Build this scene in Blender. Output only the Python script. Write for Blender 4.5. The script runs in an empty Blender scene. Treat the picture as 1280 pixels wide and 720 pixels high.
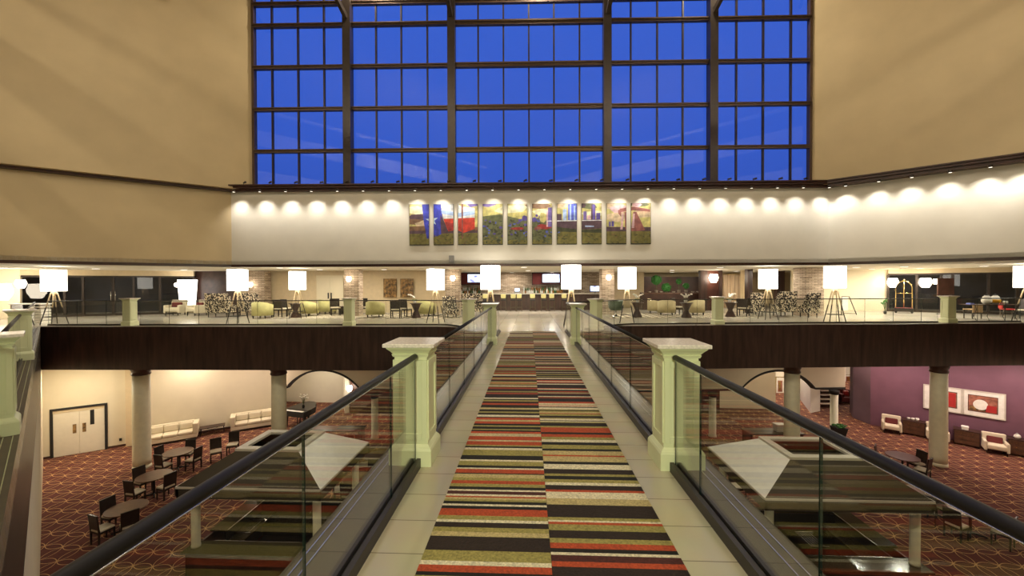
import bpy, bmesh, math, random
from mathutils import Vector, Matrix
random.seed(7)
SC = bpy.context.scene
COL = SC.collection
PI = math.pi
# ---------------------------------------------------------------- camera
F = 500.0
CAM = Vector((0.0, 0.0, 1.7))
YAW = math.atan(21 / F); PIT = math.atan(5 / F); ROL = -math.radians(0.15)
RM = Matrix.Rotation(YAW, 3, 'Z') @ Matrix.Rotation(PI / 2 - PIT, 3, 'X') @ Matrix.Rotation(ROL, 3, 'Z')
cd = bpy.data.cameras.new('camera'); cam = bpy.data.objects.new('camera', cd); COL.objects.link(cam)
cam.matrix_world = Matrix.Translation(CAM) @ RM.to_4x4()
cd.sensor_width = 36; cd.lens = 36 * F / 1280; cd.clip_start = 0.02; cd.clip_end = 500
SC.camera = cam
FH = Vector((-math.sin(YAW), math.cos(YAW), 0)); RH = Vector((math.cos(YAW), math.sin(YAW), 0))
def G(px, py, z=0.0):                     # point of a level surface the photograph shows at (px, py)
    d = RM @ Vector(((px - 640) / F, -(py - 360) / F, -1))
    t = (z - CAM.z) / d.z
    p = CAM + d * t
    return Vector((p.x, p.y, z))
def C(px, D, z=0.0):                      # point at distance D ahead
    p = FH * D + RH * ((px - 640) / F * D)
    return Vector((p.x, p.y, z))
def hor(px): return 355 + (661 - px) * 0.0026
def Z(px, py, D): return 1.7 - (py - hor(px)) * D / F
# ---------------------------------------------------------------- materials
def mat(name, col, rough=.6, metal=0, var=.06, scale=6, bump=0, emis=0, spec=.5, ecol=None, stretch=None):
    m = bpy.data.materials.new(name); m.use_nodes = True
    nt = m.node_tree; N = nt.nodes; L = nt.links
    b = N['Principled BSDF']
    b.inputs['Roughness'].default_value = rough; b.inputs['Metallic'].default_value = metal
    b.inputs['Specular IOR Level'].default_value = spec
    tc = N.new('ShaderNodeTexCoord'); nz = N.new('ShaderNodeTexNoise')
    nz.inputs['Scale'].default_value = scale; nz.inputs['Detail'].default_value = 4
    if stretch:
        mp = N.new('ShaderNodeMapping'); mp.inputs['Scale'].default_value = stretch
        L.new(tc.outputs['Object'], mp.inputs['Vector']); L.new(mp.outputs[0], nz.inputs['Vector'])
    else: L.new(tc.outputs['Object'], nz.inputs['Vector'])
    rp = N.new('ShaderNodeValToRGB')
    lo = [max(0, c * (1 - var * 1.5)) for c in col]; hi = [min(1, c * (1 + var * 1.5)) for c in col]
    rp.color_ramp.elements[0].position = .3; rp.color_ramp.elements[1].position = .7
    rp.color_ramp.elements[0].color = (*lo, 1); rp.color_ramp.elements[1].color = (*hi, 1)
    L.new(nz.outputs['Fac'], rp.inputs[0]); L.new(rp.outputs[0], b.inputs['Base Color'])
    if bump:
        bp = N.new('ShaderNodeBump'); bp.inputs['Strength'].default_value = bump; bp.inputs['Distance'].default_value = .01
        L.new(nz.outputs['Fac'], bp.inputs['Height']); L.new(bp.outputs[0], b.inputs['Normal'])
    if emis:
        b.inputs['Emission Color'].default_value = (*(ecol or col), 1); b.inputs['Emission Strength'].default_value = emis
    return m
def math_node(N, L, op, a, b=None, c=None):
    n = N.new('ShaderNodeMath'); n.operation = op
    for i, v in enumerate((a, b, c)):
        if v is None: continue
        if isinstance(v, (int, float)): n.inputs[i].default_value = v
        else: L.new(v, n.inputs[i])
    return n.outputs[0]
def glass_mat(name, tint, ior=1.5, refl=1.0):
    m = bpy.data.materials.new(name); m.use_nodes = True
    nt = m.node_tree; N = nt.nodes; L = nt.links; N.clear()
    o = N.new('ShaderNodeOutputMaterial'); mx = N.new('ShaderNodeMixShader')
    fr = N.new('ShaderNodeFresnel'); fr.inputs[0].default_value = ior
    tr = N.new('ShaderNodeBsdfTransparent'); tr.inputs[0].default_value = (*tint, 1)
    gl = N.new('ShaderNodeBsdfGlossy'); gl.inputs['Roughness'].default_value = 0.0; gl.inputs[0].default_value = (refl, refl, refl, 1)
    # a pane reflects by the angle it is seen at, alike from its two sides
    ge = N.new('ShaderNodeNewGeometry'); dp = N.new('ShaderNodeVectorMath'); dp.operation = 'DOT_PRODUCT'
    L.new(ge.outputs['Incoming'], dp.inputs[0]); L.new(ge.outputs['Normal'], dp.inputs[1])
    c = math_node(N, L, 'ABSOLUTE', dp.outputs['Value'])
    k = math_node(N, L, 'POWER', math_node(N, L, 'SUBTRACT', 1.0, c), 5.0)
    r0 = ((ior - 1) / (ior + 1)) ** 2
    f = math_node(N, L, 'MULTIPLY_ADD', k, 1 - r0, r0)
    N.remove(fr)
    L.new(f, mx.inputs[0]); L.new(tr.outputs[0], mx.inputs[1]); L.new(gl.outputs[0], mx.inputs[2]); L.new(mx.outputs[0], o.inputs[0])
    return m
M = {}
M['tan'] = mat('tan_paint', (.60, .475, .285), .8, var=.03, scale=1.2)
M['white_wall'] = mat('off_white_paint', (.78, .73, .63), .8, var=.02, scale=1.5)
M['cream_wall'] = mat('cream_paint', (.74, .66, .50), .8, var=.02, scale=1.5)
M['buff'] = mat('buff_paint', (.66, .54, .36), .8, var=.03)
M['purple'] = mat('plum_paint', (.17, .075, .115), .6, var=.06, scale=1.5)
M['plum_dark'] = mat('plum_dark_paint', (.15, .095, .13), .6, var=.06, scale=1.5)
M['ceil'] = mat('ceiling_paint', (.75, .70, .58), .9, var=.02)
M['bronze'] = mat('dark_bronze', (.045, .034, .028), .35, .3, var=.1)
M['frame_brown'] = mat('bronze_brown_frame', (.10, .062, .04), .4, .3, var=.1)
M['darkwood'] = mat('dark_wood_panel', (.042, .021, .016), .42, var=.35, scale=2.2, stretch=(3, 3, .35))
M['trimwood'] = mat('dark_wood_trim', (.06, .026, .019), .35, var=.2, scale=3)
M['pillar'] = mat('pale_green_paint', (.74, .78, .50), .45, var=.03, scale=2)
M['marble'] = mat('speckled_white_marble', (.78, .72, .66), .2, var=.12, scale=40)
M['chrome'] = mat('brushed_steel', (.62, .60, .57), .25, 1, var=.05)
M['dark_metal'] = mat('black_metal', (.026, .020, .014), .45, .0, var=.1)
M['rail'] = mat('dark_steel_handrail', (.012, .010, .009), .42, 0, var=.1, spec=.14)
M['shade'] = mat('white_lamp_fabric', (.9, .88, .82), .8, emis=3.4, ecol=(1, .95, .85))
M['bulb'] = mat('warm_bulb_glass', (1, .95, .85), .5, emis=16, ecol=(1, .86, .66))
M['lens'] = mat('downlight_lens', (1, .95, .85), .5, emis=2.2, ecol=(1, .9, .75))
M['lampwood'] = mat('blond_wood', (.40, .27, .15), .45, var=.2, scale=4, stretch=(6, 6, 1))
M['black_wood'] = mat('black_stained_wood', (.02, .014, .012), .35, var=.2)
M['tabletop'] = mat('brown_wood_top', (.10, .048, .028), .28, var=.25, scale=4, stretch=(1, 6, 1))
M['seat_white'] = mat('cream_seat_fabric', (.60, .54, .42), .85, var=.05, bump=.2, scale=60)
M['sofa'] = mat('cream_upholstery', (.74, .66, .50), .85, var=.04, bump=.15, scale=60)
M['maroon'] = mat('maroon_fabric', (.13, .02, .02), .85, var=.1)
M['espresso'] = mat('espresso_wood', (.045, .02, .014), .35, var=.25, scale=3)
M['green_fabric'] = mat('olive_fabric', (.50, .46, .20), .8, var=.06)
M['khaki_fabric'] = mat('khaki_fabric', (.50, .42, .24), .8, var=.06)
M['dkgreen'] = mat('bottle_green_leather', (.05, .08, .045), .4, var=.1)
M['column'] = mat('column_plaster', (.84, .81, .62), .5, var=.03)
M['roofwood'] = mat('canopy_brown_board', (.042, .032, .018), .45, var=.12, scale=2)
M['canopy_white'] = mat('canopy_white_sheet', (.93, .93, .90), .35, var=.03)
M['canopy_frame'] = mat('canopy_pale_frame', (.62, .58, .50), .4, var=.04)
M['granite'] = mat('green_brown_granite', (.075, .065, .035), .12, var=.5, scale=60)
M['barwood'] = mat('red_brown_wood', (.065, .02, .012), .4, var=.25, scale=3)
M['black'] = mat('matte_black', (.012, .012, .012), .6)
M['leaf'] = mat('leaf_green', (.03, .16, .025), .6, var=.5, scale=25, bump=.8)
M['petal'] = mat('white_petal', (.85, .83, .75), .6)
M['terracotta'] = mat('glazed_pot', (.35, .30, .24), .4)
M['red_vinyl'] = mat('red_vinyl', (.40, .03, .03), .4)
M['brass'] = mat('polished_brass', (.80, .62, .26), .18, 1)
M['plastic_white'] = mat('white_plastic', (.8, .78, .74), .5)
M['grey_plastic'] = mat('grey_plastic', (.28, .27, .26), .5)
M['amber'] = mat('orange_juice', (.75, .38, .02), .2)
M['water'] = mat('pale_drink', (.80, .75, .66), .2)
M['art_brown'] = mat('brown_wood_relief', (.20, .115, .04), .5, var=.7, scale=7)
M['curtain'] = mat('beige_curtain', (.42, .31, .20), .9, var=.25, scale=2, stretch=(12, 12, .2))
M['night'] = mat('night_wall', (.02, .022, .03), .5, var=.5, scale=1)
M['door_paint'] = mat('cream_door_paint', (.76, .70, .58), .5, var=.02)
M['mat_white'] = mat('picture_mount', (.82, .80, .74), .7)
M['stair'] = mat('stair_tread_pale', (.62, .52, .42), .7)
M['bottle_a'] = mat('green_bottle_glass', (.03, .08, .03), .12)
M['bottle_b'] = mat('amber_bottle_glass', (.22, .09, .02), .12)
M['bottle_c'] = mat('clear_bottle_glass', (.55, .55, .52), .1)
M['stem'] = mat('plant_stem', (.08, .12, .03), .7)
M['parapet'] = mat('parapet_paint', (.88, .85, .80), .7)
M['glass'] = glass_mat('railing_glass', (.955, .975, .955), 1.52)
M['glass_win'] = glass_mat('window_glass', (.90, .93, .97), 1.6)
M['glass_edge'] = mat('glass_edge_green', (.012, .024, .020), .12, var=.1)
def stone_mat():
    m = mat('stacked_stone', (.5, .4, .3), .85); nt = m.node_tree; N = nt.nodes; L = nt.links; b = N['Principled BSDF']
    tc = N.new('ShaderNodeTexCoord'); sp = N.new('ShaderNodeSeparateXYZ'); L.new(tc.outputs['Object'], sp.inputs[0])
    cb = N.new('ShaderNodeCombineXYZ'); L.new(math_node(N, L, 'ADD', sp.outputs[0], sp.outputs[1]), cb.inputs[0]); L.new(sp.outputs[2], cb.inputs[1])
    bk = N.new('ShaderNodeTexBrick'); L.new(cb.outputs[0], bk.inputs['Vector'])
    bk.inputs['Scale'].default_value = 1; bk.inputs['Brick Width'].default_value = .34; bk.inputs['Row Height'].default_value = .075
    bk.inputs['Mortar Size'].default_value = .008; bk.inputs['Color1'].default_value = (.62, .50, .38, 1); bk.inputs['Color2'].default_value = (.30, .22, .16, 1)
    bk.inputs['Mortar'].default_value = (.10, .075, .055, 1); bk.inputs['Bias'].default_value = -.1
    L.new(bk.outputs['Color'], b.inputs['Base Color'])
    bp = N.new('ShaderNodeBump'); bp.inputs['Strength'].default_value = .6; bp.inputs['Distance'].default_value = .03
    L.new(bk.outputs['Color'], bp.inputs['Height']); L.new(bp.outputs[0], b.inputs['Normal'])
    return m
M['stone'] = stone_mat()
def leopard():
    m = mat('black_cream_patterned_fabric', (.7, .6, .45), .85); nt = m.node_tree; N = nt.nodes; L = nt.links; b = N['Principled BSDF']
    tc = N.new('ShaderNodeTexCoord'); v = N.new('ShaderNodeTexVoronoi'); v.inputs['Scale'].default_value = 15; L.new(tc.outputs['Object'], v.inputs['Vector'])
    nz = N.new('ShaderNodeTexNoise'); nz.inputs['Scale'].default_value = 8; L.new(tc.outputs['Object'], nz.inputs['Vector'])
    s = math_node(N, L, 'ADD', math_node(N, L, 'MULTIPLY', v.outputs['Distance'], .9), math_node(N, L, 'MULTIPLY', nz.outputs['Fac'], .95))
    rp = N.new('ShaderNodeValToRGB'); rp.color_ramp.interpolation = 'CONSTANT'
    rp.color_ramp.elements[0].color = (.03, .022, .02, 1); rp.color_ramp.elements[1].position = 1.0; rp.color_ramp.elements[1].position = 1.0; rp.color_ramp.elements[1].color = (.72, .62, .46, 1)
    L.new(s, rp.inputs[0]); L.new(rp.outputs[0], b.inputs['Base Color'])
    return m
M['pattern'] = leopard()
def tile_mat(name, c1, grout, tx, ty, rough):
    m = mat(name, c1, rough); nt = m.node_tree; N = nt.nodes; L = nt.links; b = N['Principled BSDF']
    tc = N.new('ShaderNodeTexCoord'); bk = N.new('ShaderNodeTexBrick'); L.new(tc.outputs['Object'], bk.inputs['Vector'])
    bk.offset = 0; bk.inputs['Scale'].default_value = 1; bk.inputs['Brick Width'].default_value = tx; bk.inputs['Row Height'].default_value = ty
    bk.inputs['Mortar Size'].default_value = .0035; bk.inputs['Color1'].default_value = (*c1, 1)
    bk.inputs['Color2'].default_value = (*[c * .93 for c in c1], 1); bk.inputs['Mortar'].default_value = (*grout, 1)
    nz = N.new('ShaderNodeTexNoise'); nz.inputs['Scale'].default_value = 2.5; nz.inputs['Detail'].default_value = 6; L.new(tc.outputs['Object'], nz.inputs['Vector'])
    mx = N.new('ShaderNodeMix'); mx.data_type = 'RGBA'; mx.blend_type = 'MULTIPLY'; mx.inputs[0].default_value = .22
    L.new(bk.outputs['Color'], mx.inputs[6]); L.new(nz.outputs['Color'], mx.inputs[7]); L.new(mx.outputs[2], b.inputs['Base Color'])
    return m
M['tile'] = tile_mat('pale_stone_tile', (.60, .55, .385), (.22, .19, .13), 60.0, .354, .2)
M['tile2'] = tile_mat('lobby_stone_tile', (.66, .61, .52), (.30, .27, .22), .6, .6, .16)
M['curb'] = mat('grey_brown_ledge', (.085, .068, .042), .5, var=.08, spec=.2)
def carpet_mat(name, base, line1, line2, cx, cy, r, w):
    m = mat(name, base, .95); nt = m.node_tree; N = nt.nodes; L = nt.links; b = N['Principled BSDF']
    tc = N.new('ShaderNodeTexCoord'); sp = N.new('ShaderNodeSeparateXYZ'); mp = N.new('ShaderNodeMapping'); mp.inputs['Rotation'].default_value = (0, 0, .82); L.new(tc.outputs['Object'], mp.inputs['Vector']); L.new(mp.outputs[0], sp.inputs[0])
    def ring(ox, oy, rr, ww, sx=cx, sy=cy):
        u = math_node(N, L, 'MULTIPLY', math_node(N, L, 'SUBTRACT', math_node(N, L, 'FRACT', math_node(N, L, 'MULTIPLY_ADD', sp.outputs[0], 1 / sx, ox)), .5), sx)
        v = math_node(N, L, 'MULTIPLY', math_node(N, L, 'SUBTRACT', math_node(N, L, 'FRACT', math_node(N, L, 'MULTIPLY_ADD', sp.outputs[1], 1 / sy, oy)), .5), sy)
        d = math_node(N, L, 'SQRT', math_node(N, L, 'ADD', math_node(N, L, 'MULTIPLY', u, u), math_node(N, L, 'MULTIPLY', v, v)))
        return math_node(N, L, 'LESS_THAN', math_node(N, L, 'ABSOLUTE', math_node(N, L, 'SUBTRACT', d, rr)), ww)
    a = math_node(N, L, 'MAXIMUM', ring(0, 0, r, w), ring(.5, .5, r, w))
    c = math_node(N, L, 'MAXIMUM', ring(0, .5, r * .45, w * .8), ring(.5, 0, r * .45, w * .8))
    c = math_node(N, L, 'MAXIMUM', c, math_node(N, L, 'MAXIMUM', ring(0, 0, r * .62, w * .7), ring(.5, .5, r * .62, w * .7)))
    nz = N.new('ShaderNodeTexNoise'); nz.inputs['Scale'].default_value = 9; nz.inputs['Detail'].default_value = 5; L.new(tc.outputs['Object'], nz.inputs['Vector'])
    mx0 = N.new('ShaderNodeMix'); mx0.data_type = 'RGBA'; L.new(nz.outputs['Fac'], mx0.inputs[0])
    mx0.inputs[6].default_value = (*[x * .6 for x in base], 1); mx0.inputs[7].default_value = (*[x * 1.4 for x in base], 1)
    mx1 = N.new('ShaderNodeMix'); mx1.data_type = 'RGBA'; L.new(math_node(N, L, 'MULTIPLY', c, .75), mx1.inputs[0]); L.new(mx0.outputs[2], mx1.inputs[6]); mx1.inputs[7].default_value = (*line2, 1)
    mx2 = N.new('ShaderNodeMix'); mx2.data_type = 'RGBA'; L.new(a, mx2.inputs[0]); L.new(mx1.outputs[2], mx2.inputs[6]); mx2.inputs[7].default_value = (*line1, 1)
    L.new(mx2.outputs[2], b.inputs['Base Color'])
    return m
M['carpet'] = carpet_mat('red_scroll_carpet', (.10, .022, .016), (.52, .30, .13), (.035, .012, .01), .84, .84, .41, .010)
M['lobby_rug'] = carpet_mat('black_cream_rug', (.10, .075, .06), (.62, .55, .42), (.5, .43, .33), .5, .5, .22, .03)
def screen_mat():
    m = mat('television_picture', (.5, .6, .9), .2); nt = m.node_tree; N = nt.nodes; L = nt.links; b = N['Principled BSDF']
    tc = N.new('ShaderNodeTexCoord'); nz = N.new('ShaderNodeTexNoise'); nz.inputs['Scale'].default_value = 3.2; L.new(tc.outputs['Object'], nz.inputs['Vector'])
    rp = N.new('ShaderNodeValToRGB'); e = rp.color_ramp.elements; e[0].position = .36; e[0].color = (.08, .08, .5, 1); e[1].position = .5; e[1].color = (.75, .85, 1, 1)
    L.new(nz.outputs['Fac'], rp.inputs[0]); L.new(rp.outputs[0], b.inputs['Emission Color']); b.inputs['Emission Strength'].default_value = 1.5
    return m
M['screen'] = screen_mat()
# ---------------------------------------------------------------- mesh helpers
class MB:
    def __init__(s): s.bm = bmesh.new()
    def _x(s, vs, mtx):
        if mtx is not None: bmesh.ops.transform(s.bm, matrix=mtx, verts=vs)
    def box(s, x0, x1, y0, y1, z0, z1, mtx=None, mi=0):
        v = [s.bm.verts.new((x, y, z)) for z in (z0, z1) for y in (y0, y1) for x in (x0, x1)]
        fs = [s.bm.faces.new([v[i] for i in q]) for q in ((0, 2, 3, 1), (4, 5, 7, 6), (0, 1, 5, 4), (2, 6, 7, 3), (0, 4, 6, 2), (1, 3, 7, 5))]
        for f in fs: f.material_index = mi
        s._x(v, mtx); return s
    def cb(s, c, d, rz=0, mi=0, tilt=None):
        m = Matrix.Translation(c) @ Matrix.Rotation(rz, 4, 'Z')
        if tilt: m = m @ Matrix.Rotation(tilt, 4, 'X')
        return s.box(-d[0] / 2, d[0] / 2, -d[1] / 2, d[1] / 2, -d[2] / 2, d[2] / 2, m, mi)
    def taper(s, z0, z1, a, b, cx=0, cy=0, mi=0):   # frustum with half sizes a (bottom) and b (top)
        if isinstance(a, (int, float)): a = (a, a)
        if isinstance(b, (int, float)): b = (b, b)
        v = [s.bm.verts.new((cx + sx * h[0], cy + sy * h[1], z)) for z, h in ((z0, a), (z1, b)) for sy in (-1, 1) for sx in (-1, 1)]
        for q in ((0, 2, 3, 1), (4, 5, 7, 6), (0, 1, 5, 4), (2, 6, 7, 3), (0, 4, 6, 2), (1, 3, 7, 5)): s.bm.faces.new([v[i] for i in q]).material_index = mi
        return s
    def rod(s, p0, p1, r0, r1=None, seg=8, mi=0):
        p0 = Vector(p0); p1 = Vector(p1); r1 = r0 if r1 is None else r1
        d = (p1 - p0); q = d.to_track_quat('Z', 'Y').to_matrix()
        a = []; b = []
        for i in range(seg):
            t = 2 * PI * i / seg + PI / seg; o = q @ Vector((math.cos(t), math.sin(t), 0))
            a.append(s.bm.verts.new(p0 + o * r0)); b.append(s.bm.verts.new(p1 + o * r1))
        for i in range(seg):
            j = (i + 1) % seg; f = s.bm.faces.new((a[i], a[j], b[j], b[i])); f.smooth = seg > 6; f.material_index = mi
        s.bm.faces.new(list(reversed(a))).material_index = mi; s.bm.faces.new(b).material_index = mi
        return s
    def tube(s, pts, r, seg=8, caps=True):
        pts = [Vector(p) for p in pts]; rings = []
        for i, p in enumerate(pts):
            d = (pts[min(i + 1, len(pts) - 1)] - pts[max(i - 1, 0)]).normalized()
            up = Vector((0, 0, 1)) if abs(d.z) < .95 else Vector((0, 1, 0))
            sx = d.cross(up).normalized(); sy = sx.cross(d).normalized()
            rings.append([s.bm.verts.new(p + (sx * math.cos(2 * PI * k / seg) + sy * math.sin(2 * PI * k / seg)) * r) for k in range(seg)])
        for a, b in zip(rings, rings[1:]):
            for k in range(seg):
                f = s.bm.faces.new((a[k], b[k], b[(k + 1) % seg], a[(k + 1) % seg])); f.smooth = True
        if caps: s.bm.faces.new(rings[0]); s.bm.faces.new(list(reversed(rings[-1])))
        return s
    def lathe(s, prof, c=(0, 0), seg=24, mi=0, cap=True):
        rings = [[s.bm.verts.new((c[0] + r * math.cos(2 * PI * k / seg), c[1] + r * math.sin(2 * PI * k / seg), z)) for k in range(seg)] for r, z in prof]
        for a, b in zip(rings, rings[1:]):
            for k in range(seg):
                f = s.bm.faces.new((a[k], a[(k + 1) % seg], b[(k + 1) % seg], b[k])); f.smooth = True; f.material_index = mi
        if cap:
            s.bm.faces.new(list(reversed(rings[0]))).material_index = mi; s.bm.faces.new(rings[-1]).material_index = mi
        return s
    def prism(s, poly, z0, z1, mi=0):      # poly in plan
        a = [s.bm.verts.new((p[0], p[1], z0)) for p in poly]; b = [s.bm.verts.new((p[0], p[1], z1)) for p in poly]
        n = len(poly)
        for i in range(n): s.bm.faces.new((a[i], a[(i + 1) % n], b[(i + 1) % n], b[i])).material_index = mi
        s.bm.faces.new(list(reversed(a))).material_index = mi; s.bm.faces.new(b).material_index = mi
        return s
    def ball(s, c, r, sc=(1, 1, 1), seg=16, mi=0):
        m = Matrix.Translation(c) @ Matrix.Diagonal((*sc, 1))
        r_ = bmesh.ops.create_uvsphere(s.bm, u_segments=seg, v_segments=max(6, seg // 2), radius=r, matrix=m)
        for v in r_['verts']:
            for f in v.link_faces: f.smooth = True; f.material_index = mi
        return s
    def quad(s, pts, mi=0):
        s.bm.faces.new([s.bm.verts.new(p) for p in pts]).material_index = mi; return s
def obj(name, mb, m, parent=None, bev=0, loc=None):
    bmesh.ops.recalc_face_normals(mb.bm, faces=mb.bm.faces[:])
    me = bpy.data.meshes.new(name); mb.bm.to_mesh(me); mb.bm.free()
    for x in (m if isinstance(m, (list, tuple)) else [m]): me.materials.append(M[x] if isinstance(x, str) else x)
    o = bpy.data.objects.new(name, me); COL.objects.link(o)
    if parent is not None: o.parent = parent
    if loc is not None: o.location = loc
    if bev:
        b = o.modifiers.new('bevel', 'BEVEL'); b.width = bev; b.segments = 2; b.limit_method = 'ANGLE'; b.angle_limit = .7
    return o
def tag(o, label, cat, group=None, kind=None):
    o['label'] = label; o['category'] = cat
    if group: o['group'] = group
    if kind: o['kind'] = kind
    return o
def thing(name, label, cat, loc=(0, 0, 0), rz=0, group=None):
    o = bpy.data.objects.new(name, None); COL.objects.link(o); o.location = loc; o.rotation_euler = (0, 0, rz)
    o.empty_display_size = .2
    return tag(o, label, cat, group)
def dup(root, loc, rz=0, label=None, group=None, scale=None):
    def cp(o, par):
        c = o.copy(); COL.objects.link(c)
        if par is not None: c.parent = par
        for ch in list(o.children): cp(ch, c)
        return c
    r = cp(root, None); r.location = loc; r.rotation_euler = (0, 0, rz)
    if label: r['label'] = label
    if group: r['group'] = group
    if scale: r.scale = scale
    return r
class Kind:                                 # first call places the built thing itself, later calls copy it
    def __init__(s, root): s.root = root; s.used = False
    def __call__(s, loc, rz, label, group=None, scale=None):
        if not s.used:
            s.used = True; o = s.root; o.location = loc; o.rotation_euler = (0, 0, rz); o['label'] = label
            if group: o['group'] = group
            if scale: o.scale = scale
            return o
        return dup(s.root, loc, rz, label, group, scale)
def struct(name, mb, m, parent=None, bev=0):
    o = obj(name, mb, m, parent, bev)
    if parent is None: o['kind'] = 'structure'
    return o
def seg(mb, p0, p1, z0, z1, th, side=1, mi=0):   # upright slab on the plan line p0-p1, thickness to its left (side=1) or right
    p0 = Vector((p0[0], p0[1])); p1 = Vector((p1[0], p1[1])); d = (p1 - p0).normalized(); n = Vector((-d.y, d.x)) * side * th
    return mb.prism([p0, p1, p1 + n, p0 + n], z0, z1, mi)
def light(name, typ, loc, energy, col=(1, .85, .62), size=.3, target=None, angle=None, blend=.6, sizey=None):
    l = bpy.data.lights.new(name, typ); l.energy = energy; l.color = col
    if typ == 'AREA':
        l.size = size
        if sizey: l.shape = 'RECTANGLE'; l.size_y = sizey
    else: l.shadow_soft_size = size
    if typ == 'SPOT': l.spot_size = angle; l.spot_blend = blend
    o = bpy.data.objects.new(name, l); COL.objects.link(o); o.location = loc
    d = Vector(target) - Vector(loc) if target is not None else Vector((0, 0, -1))
    o.rotation_euler = d.to_track_quat('-Z', 'Y').to_euler()
    return o
ZF = -6.25                                  # carpet of the lower hall
ZS = -1.8                                   # its ceiling under the lobby slab
# ================================================================ SETTING
# lower hall floor
struct('floor', MB().box(-36, 36, -16, 36, ZF - .2, ZF), 'carpet')
# ---- outlines (plan)
ea = [C(50, 16.65), C(300, 16.5), C(548, 16.3)]
eb = [C(775, 16.35), C(1000, 16.7), C(1290, 17.05)]
BL, BR = -1.42, 1.68                        # bridge edges
wing = [C(50, 16.65), G(10, 620, 0)]
d_ = (wing[1] - wing[0]).normalized()
def on_wing(y): t = (y - wing[0].y) / d_.y; return wing[0] + d_ * t
tj = (BL - wing[0].x) / d_.x; wj = wing[0] + d_ * tj        # where the wing meets the bridge
def cub(p, q, r, n=7):
    return [Vector(p) * (1 - t) ** 2 + Vector(q) * 2 * t * (1 - t) + Vector(r) * t * t for t in [i / n for i in range(n + 1)]]
yJ = 14.3
curveL = cub((ea[2].x, ea[2].y), (-2.55, 16.0), (-2.35, 15.1)) + cub((-2.35, 15.1), (-2.2, 14.6), (BL, yJ - .1), 4)[1:]
curveR = cub((BR, yJ - .1), (2.5, 14.6), (2.65, 15.1), 4)[:-1] + cub((2.65, 15.1), (2.85, 16.1), (eb[0].x, eb[0].y))
front = [(p.x, p.y) for p in ea] + [(p[0], p[1]) for p in curveL] + [(p[0], p[1]) for p in curveR] + [(p.x, p.y) for p in eb]
rx = eb[2].x
wr0 = (24.5, eb[2].y + .4); 
lob = front + [wr0, (36, wr0[1]), (36, 34), (-36, 34), (-36, wing[0].y)]
struct('floor_lobby', MB().prism(lob[::-1], -.30, 0), 'tile2')
struct('floor_bridge', MB().box(BL, BR, -6, yJ - .1, -.30, 0), 'tile')
struct('floor_left', MB().prism([(-36, -6), (BL, -6), (BL, wj.y), (wing[0].x, wing[0].y), (-36, wing[0].y)], -.30, 0), 'tile')
struct('floor_right', MB().prism([(36, -6), (BR, -6), (BR, .6), (wr0[0], wr0[1]), (36, wr0[1])][::-1], -.30, 0), 'tile')
# dark wood fascias
def fascia(name, pts, z0=ZS, z1=-.02, th=.14, side=-1, m='darkwood'):
    mb = MB(); P = [Vector((p[0], p[1])) for p in pts]; o = []
    for i, p in enumerate(P):
        d = (P[min(i + 1, len(P) - 1)] - P[max(i - 1, 0)]).normalized(); o.append(p + Vector((-d.y, d.x)) * th * side)
    for i in range(len(P) - 1): mb.prism([P[i], P[i + 1], o[i + 1], o[i]], z0, z1)
    bmesh.ops.remove_doubles(mb.bm, verts=mb.bm.verts[:], dist=1e-5)
    return struct(name, mb, m)
fascia('trim_1', front)
fascia('trim_2', [(wing[0].x, wing[0].y), (wj.x, wj.y)], side=-1, m='black_wood', z1=-.001)
fascia('trim_3', [(BR, .6), wr0], side=1)
mb = MB(); mb.box(BL - .04, BL, wj.y, yJ - .1, -.55, -.0); mb.box(BL + .03, BL + .13, wj.y, yJ - .1, -.95, -.3); struct('trim_4', mb, 'curb')
mb = MB(); mb.box(BR, BR + .04, .6, yJ - .1, -.55, -.0); mb.box(BR - .13, BR - .03, .6, yJ - .1, -.95, -.3); struct('trim_5', mb, 'curb')
# dark ledges outside the glass with their two thin metal lines
for n, (x0, x1, ls) in enumerate(((BL, -1.12, (-1.335, -1.395)), (1.39, BR, (1.545, 1.615)))):
    y0 = wj.y if n == 0 else .6
    mb = MB(); mb.box(x0, x1, y0, yJ - .1, .0, .012); struct('trim_%d' % (6 + n), mb, 'curb')
    mb = MB()
    for x in ls: mb.box(x - .004, x + .004, y0, yJ - .1, .012, .019)
    struct('trim_%d' % (8 + n), mb, 'chrome')
# thin light edge of the lobby slab
for i, pts in enumerate((ea, eb)):
    mb = MB()
    for a, b in zip(pts, pts[1:]): seg(mb, a, b, -.075, -.045, .03, side=-1)
    struct('trim_%d' % (10 + i), mb, 'chrome')
# ---- the atrium's far wall
WL = C(290, 16.95); WR = C(1035, 16.45)
wd = (WR - WL).normalized(); wn = Vector((-wd.y, wd.x, 0))      # wn points away from the camera
def onwall(px, off=0.0, z=0.0):                                  # point of the far wall plane in the direction of column px
    a = C(px, 1); t = (WL - Vector((0, 0, 0))).dot(wn) / Vector((a.x, a.y, 0)).dot(wn)
    p = Vector((a.x * t, a.y * t, z)) + wn * off
    return p
def wz(px, py, off=0.0):                                         # height on the far wall of pixel (px, py)
    p = onwall(px, off); D = p.dot(FH); return Z(px, py, D)
SL = C(0, 13.35); SR = C(1280, 13.05)
dl = (SL - WL).normalized(); dr = (SR - WR).normalized()
SLe = WL + dl * 14; SRe = WR + dr * 20
ZB = 2.5; ZC = 15.2; ZLG = 5.62
struct('wall_far', seg(MB(), WL, WR, ZB, 5.7, .4), 'white_wall')
struct('wall_left', seg(MB(), WL, SLe, ZB, 5.7, .4, side=-1), 'tan')
struct('wall_right', seg(MB(), WR, SRe, ZB, 5.7, .4), 'white_wall')
UL = onwall(316, .12); UR = onwall(1014, .12)
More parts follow.
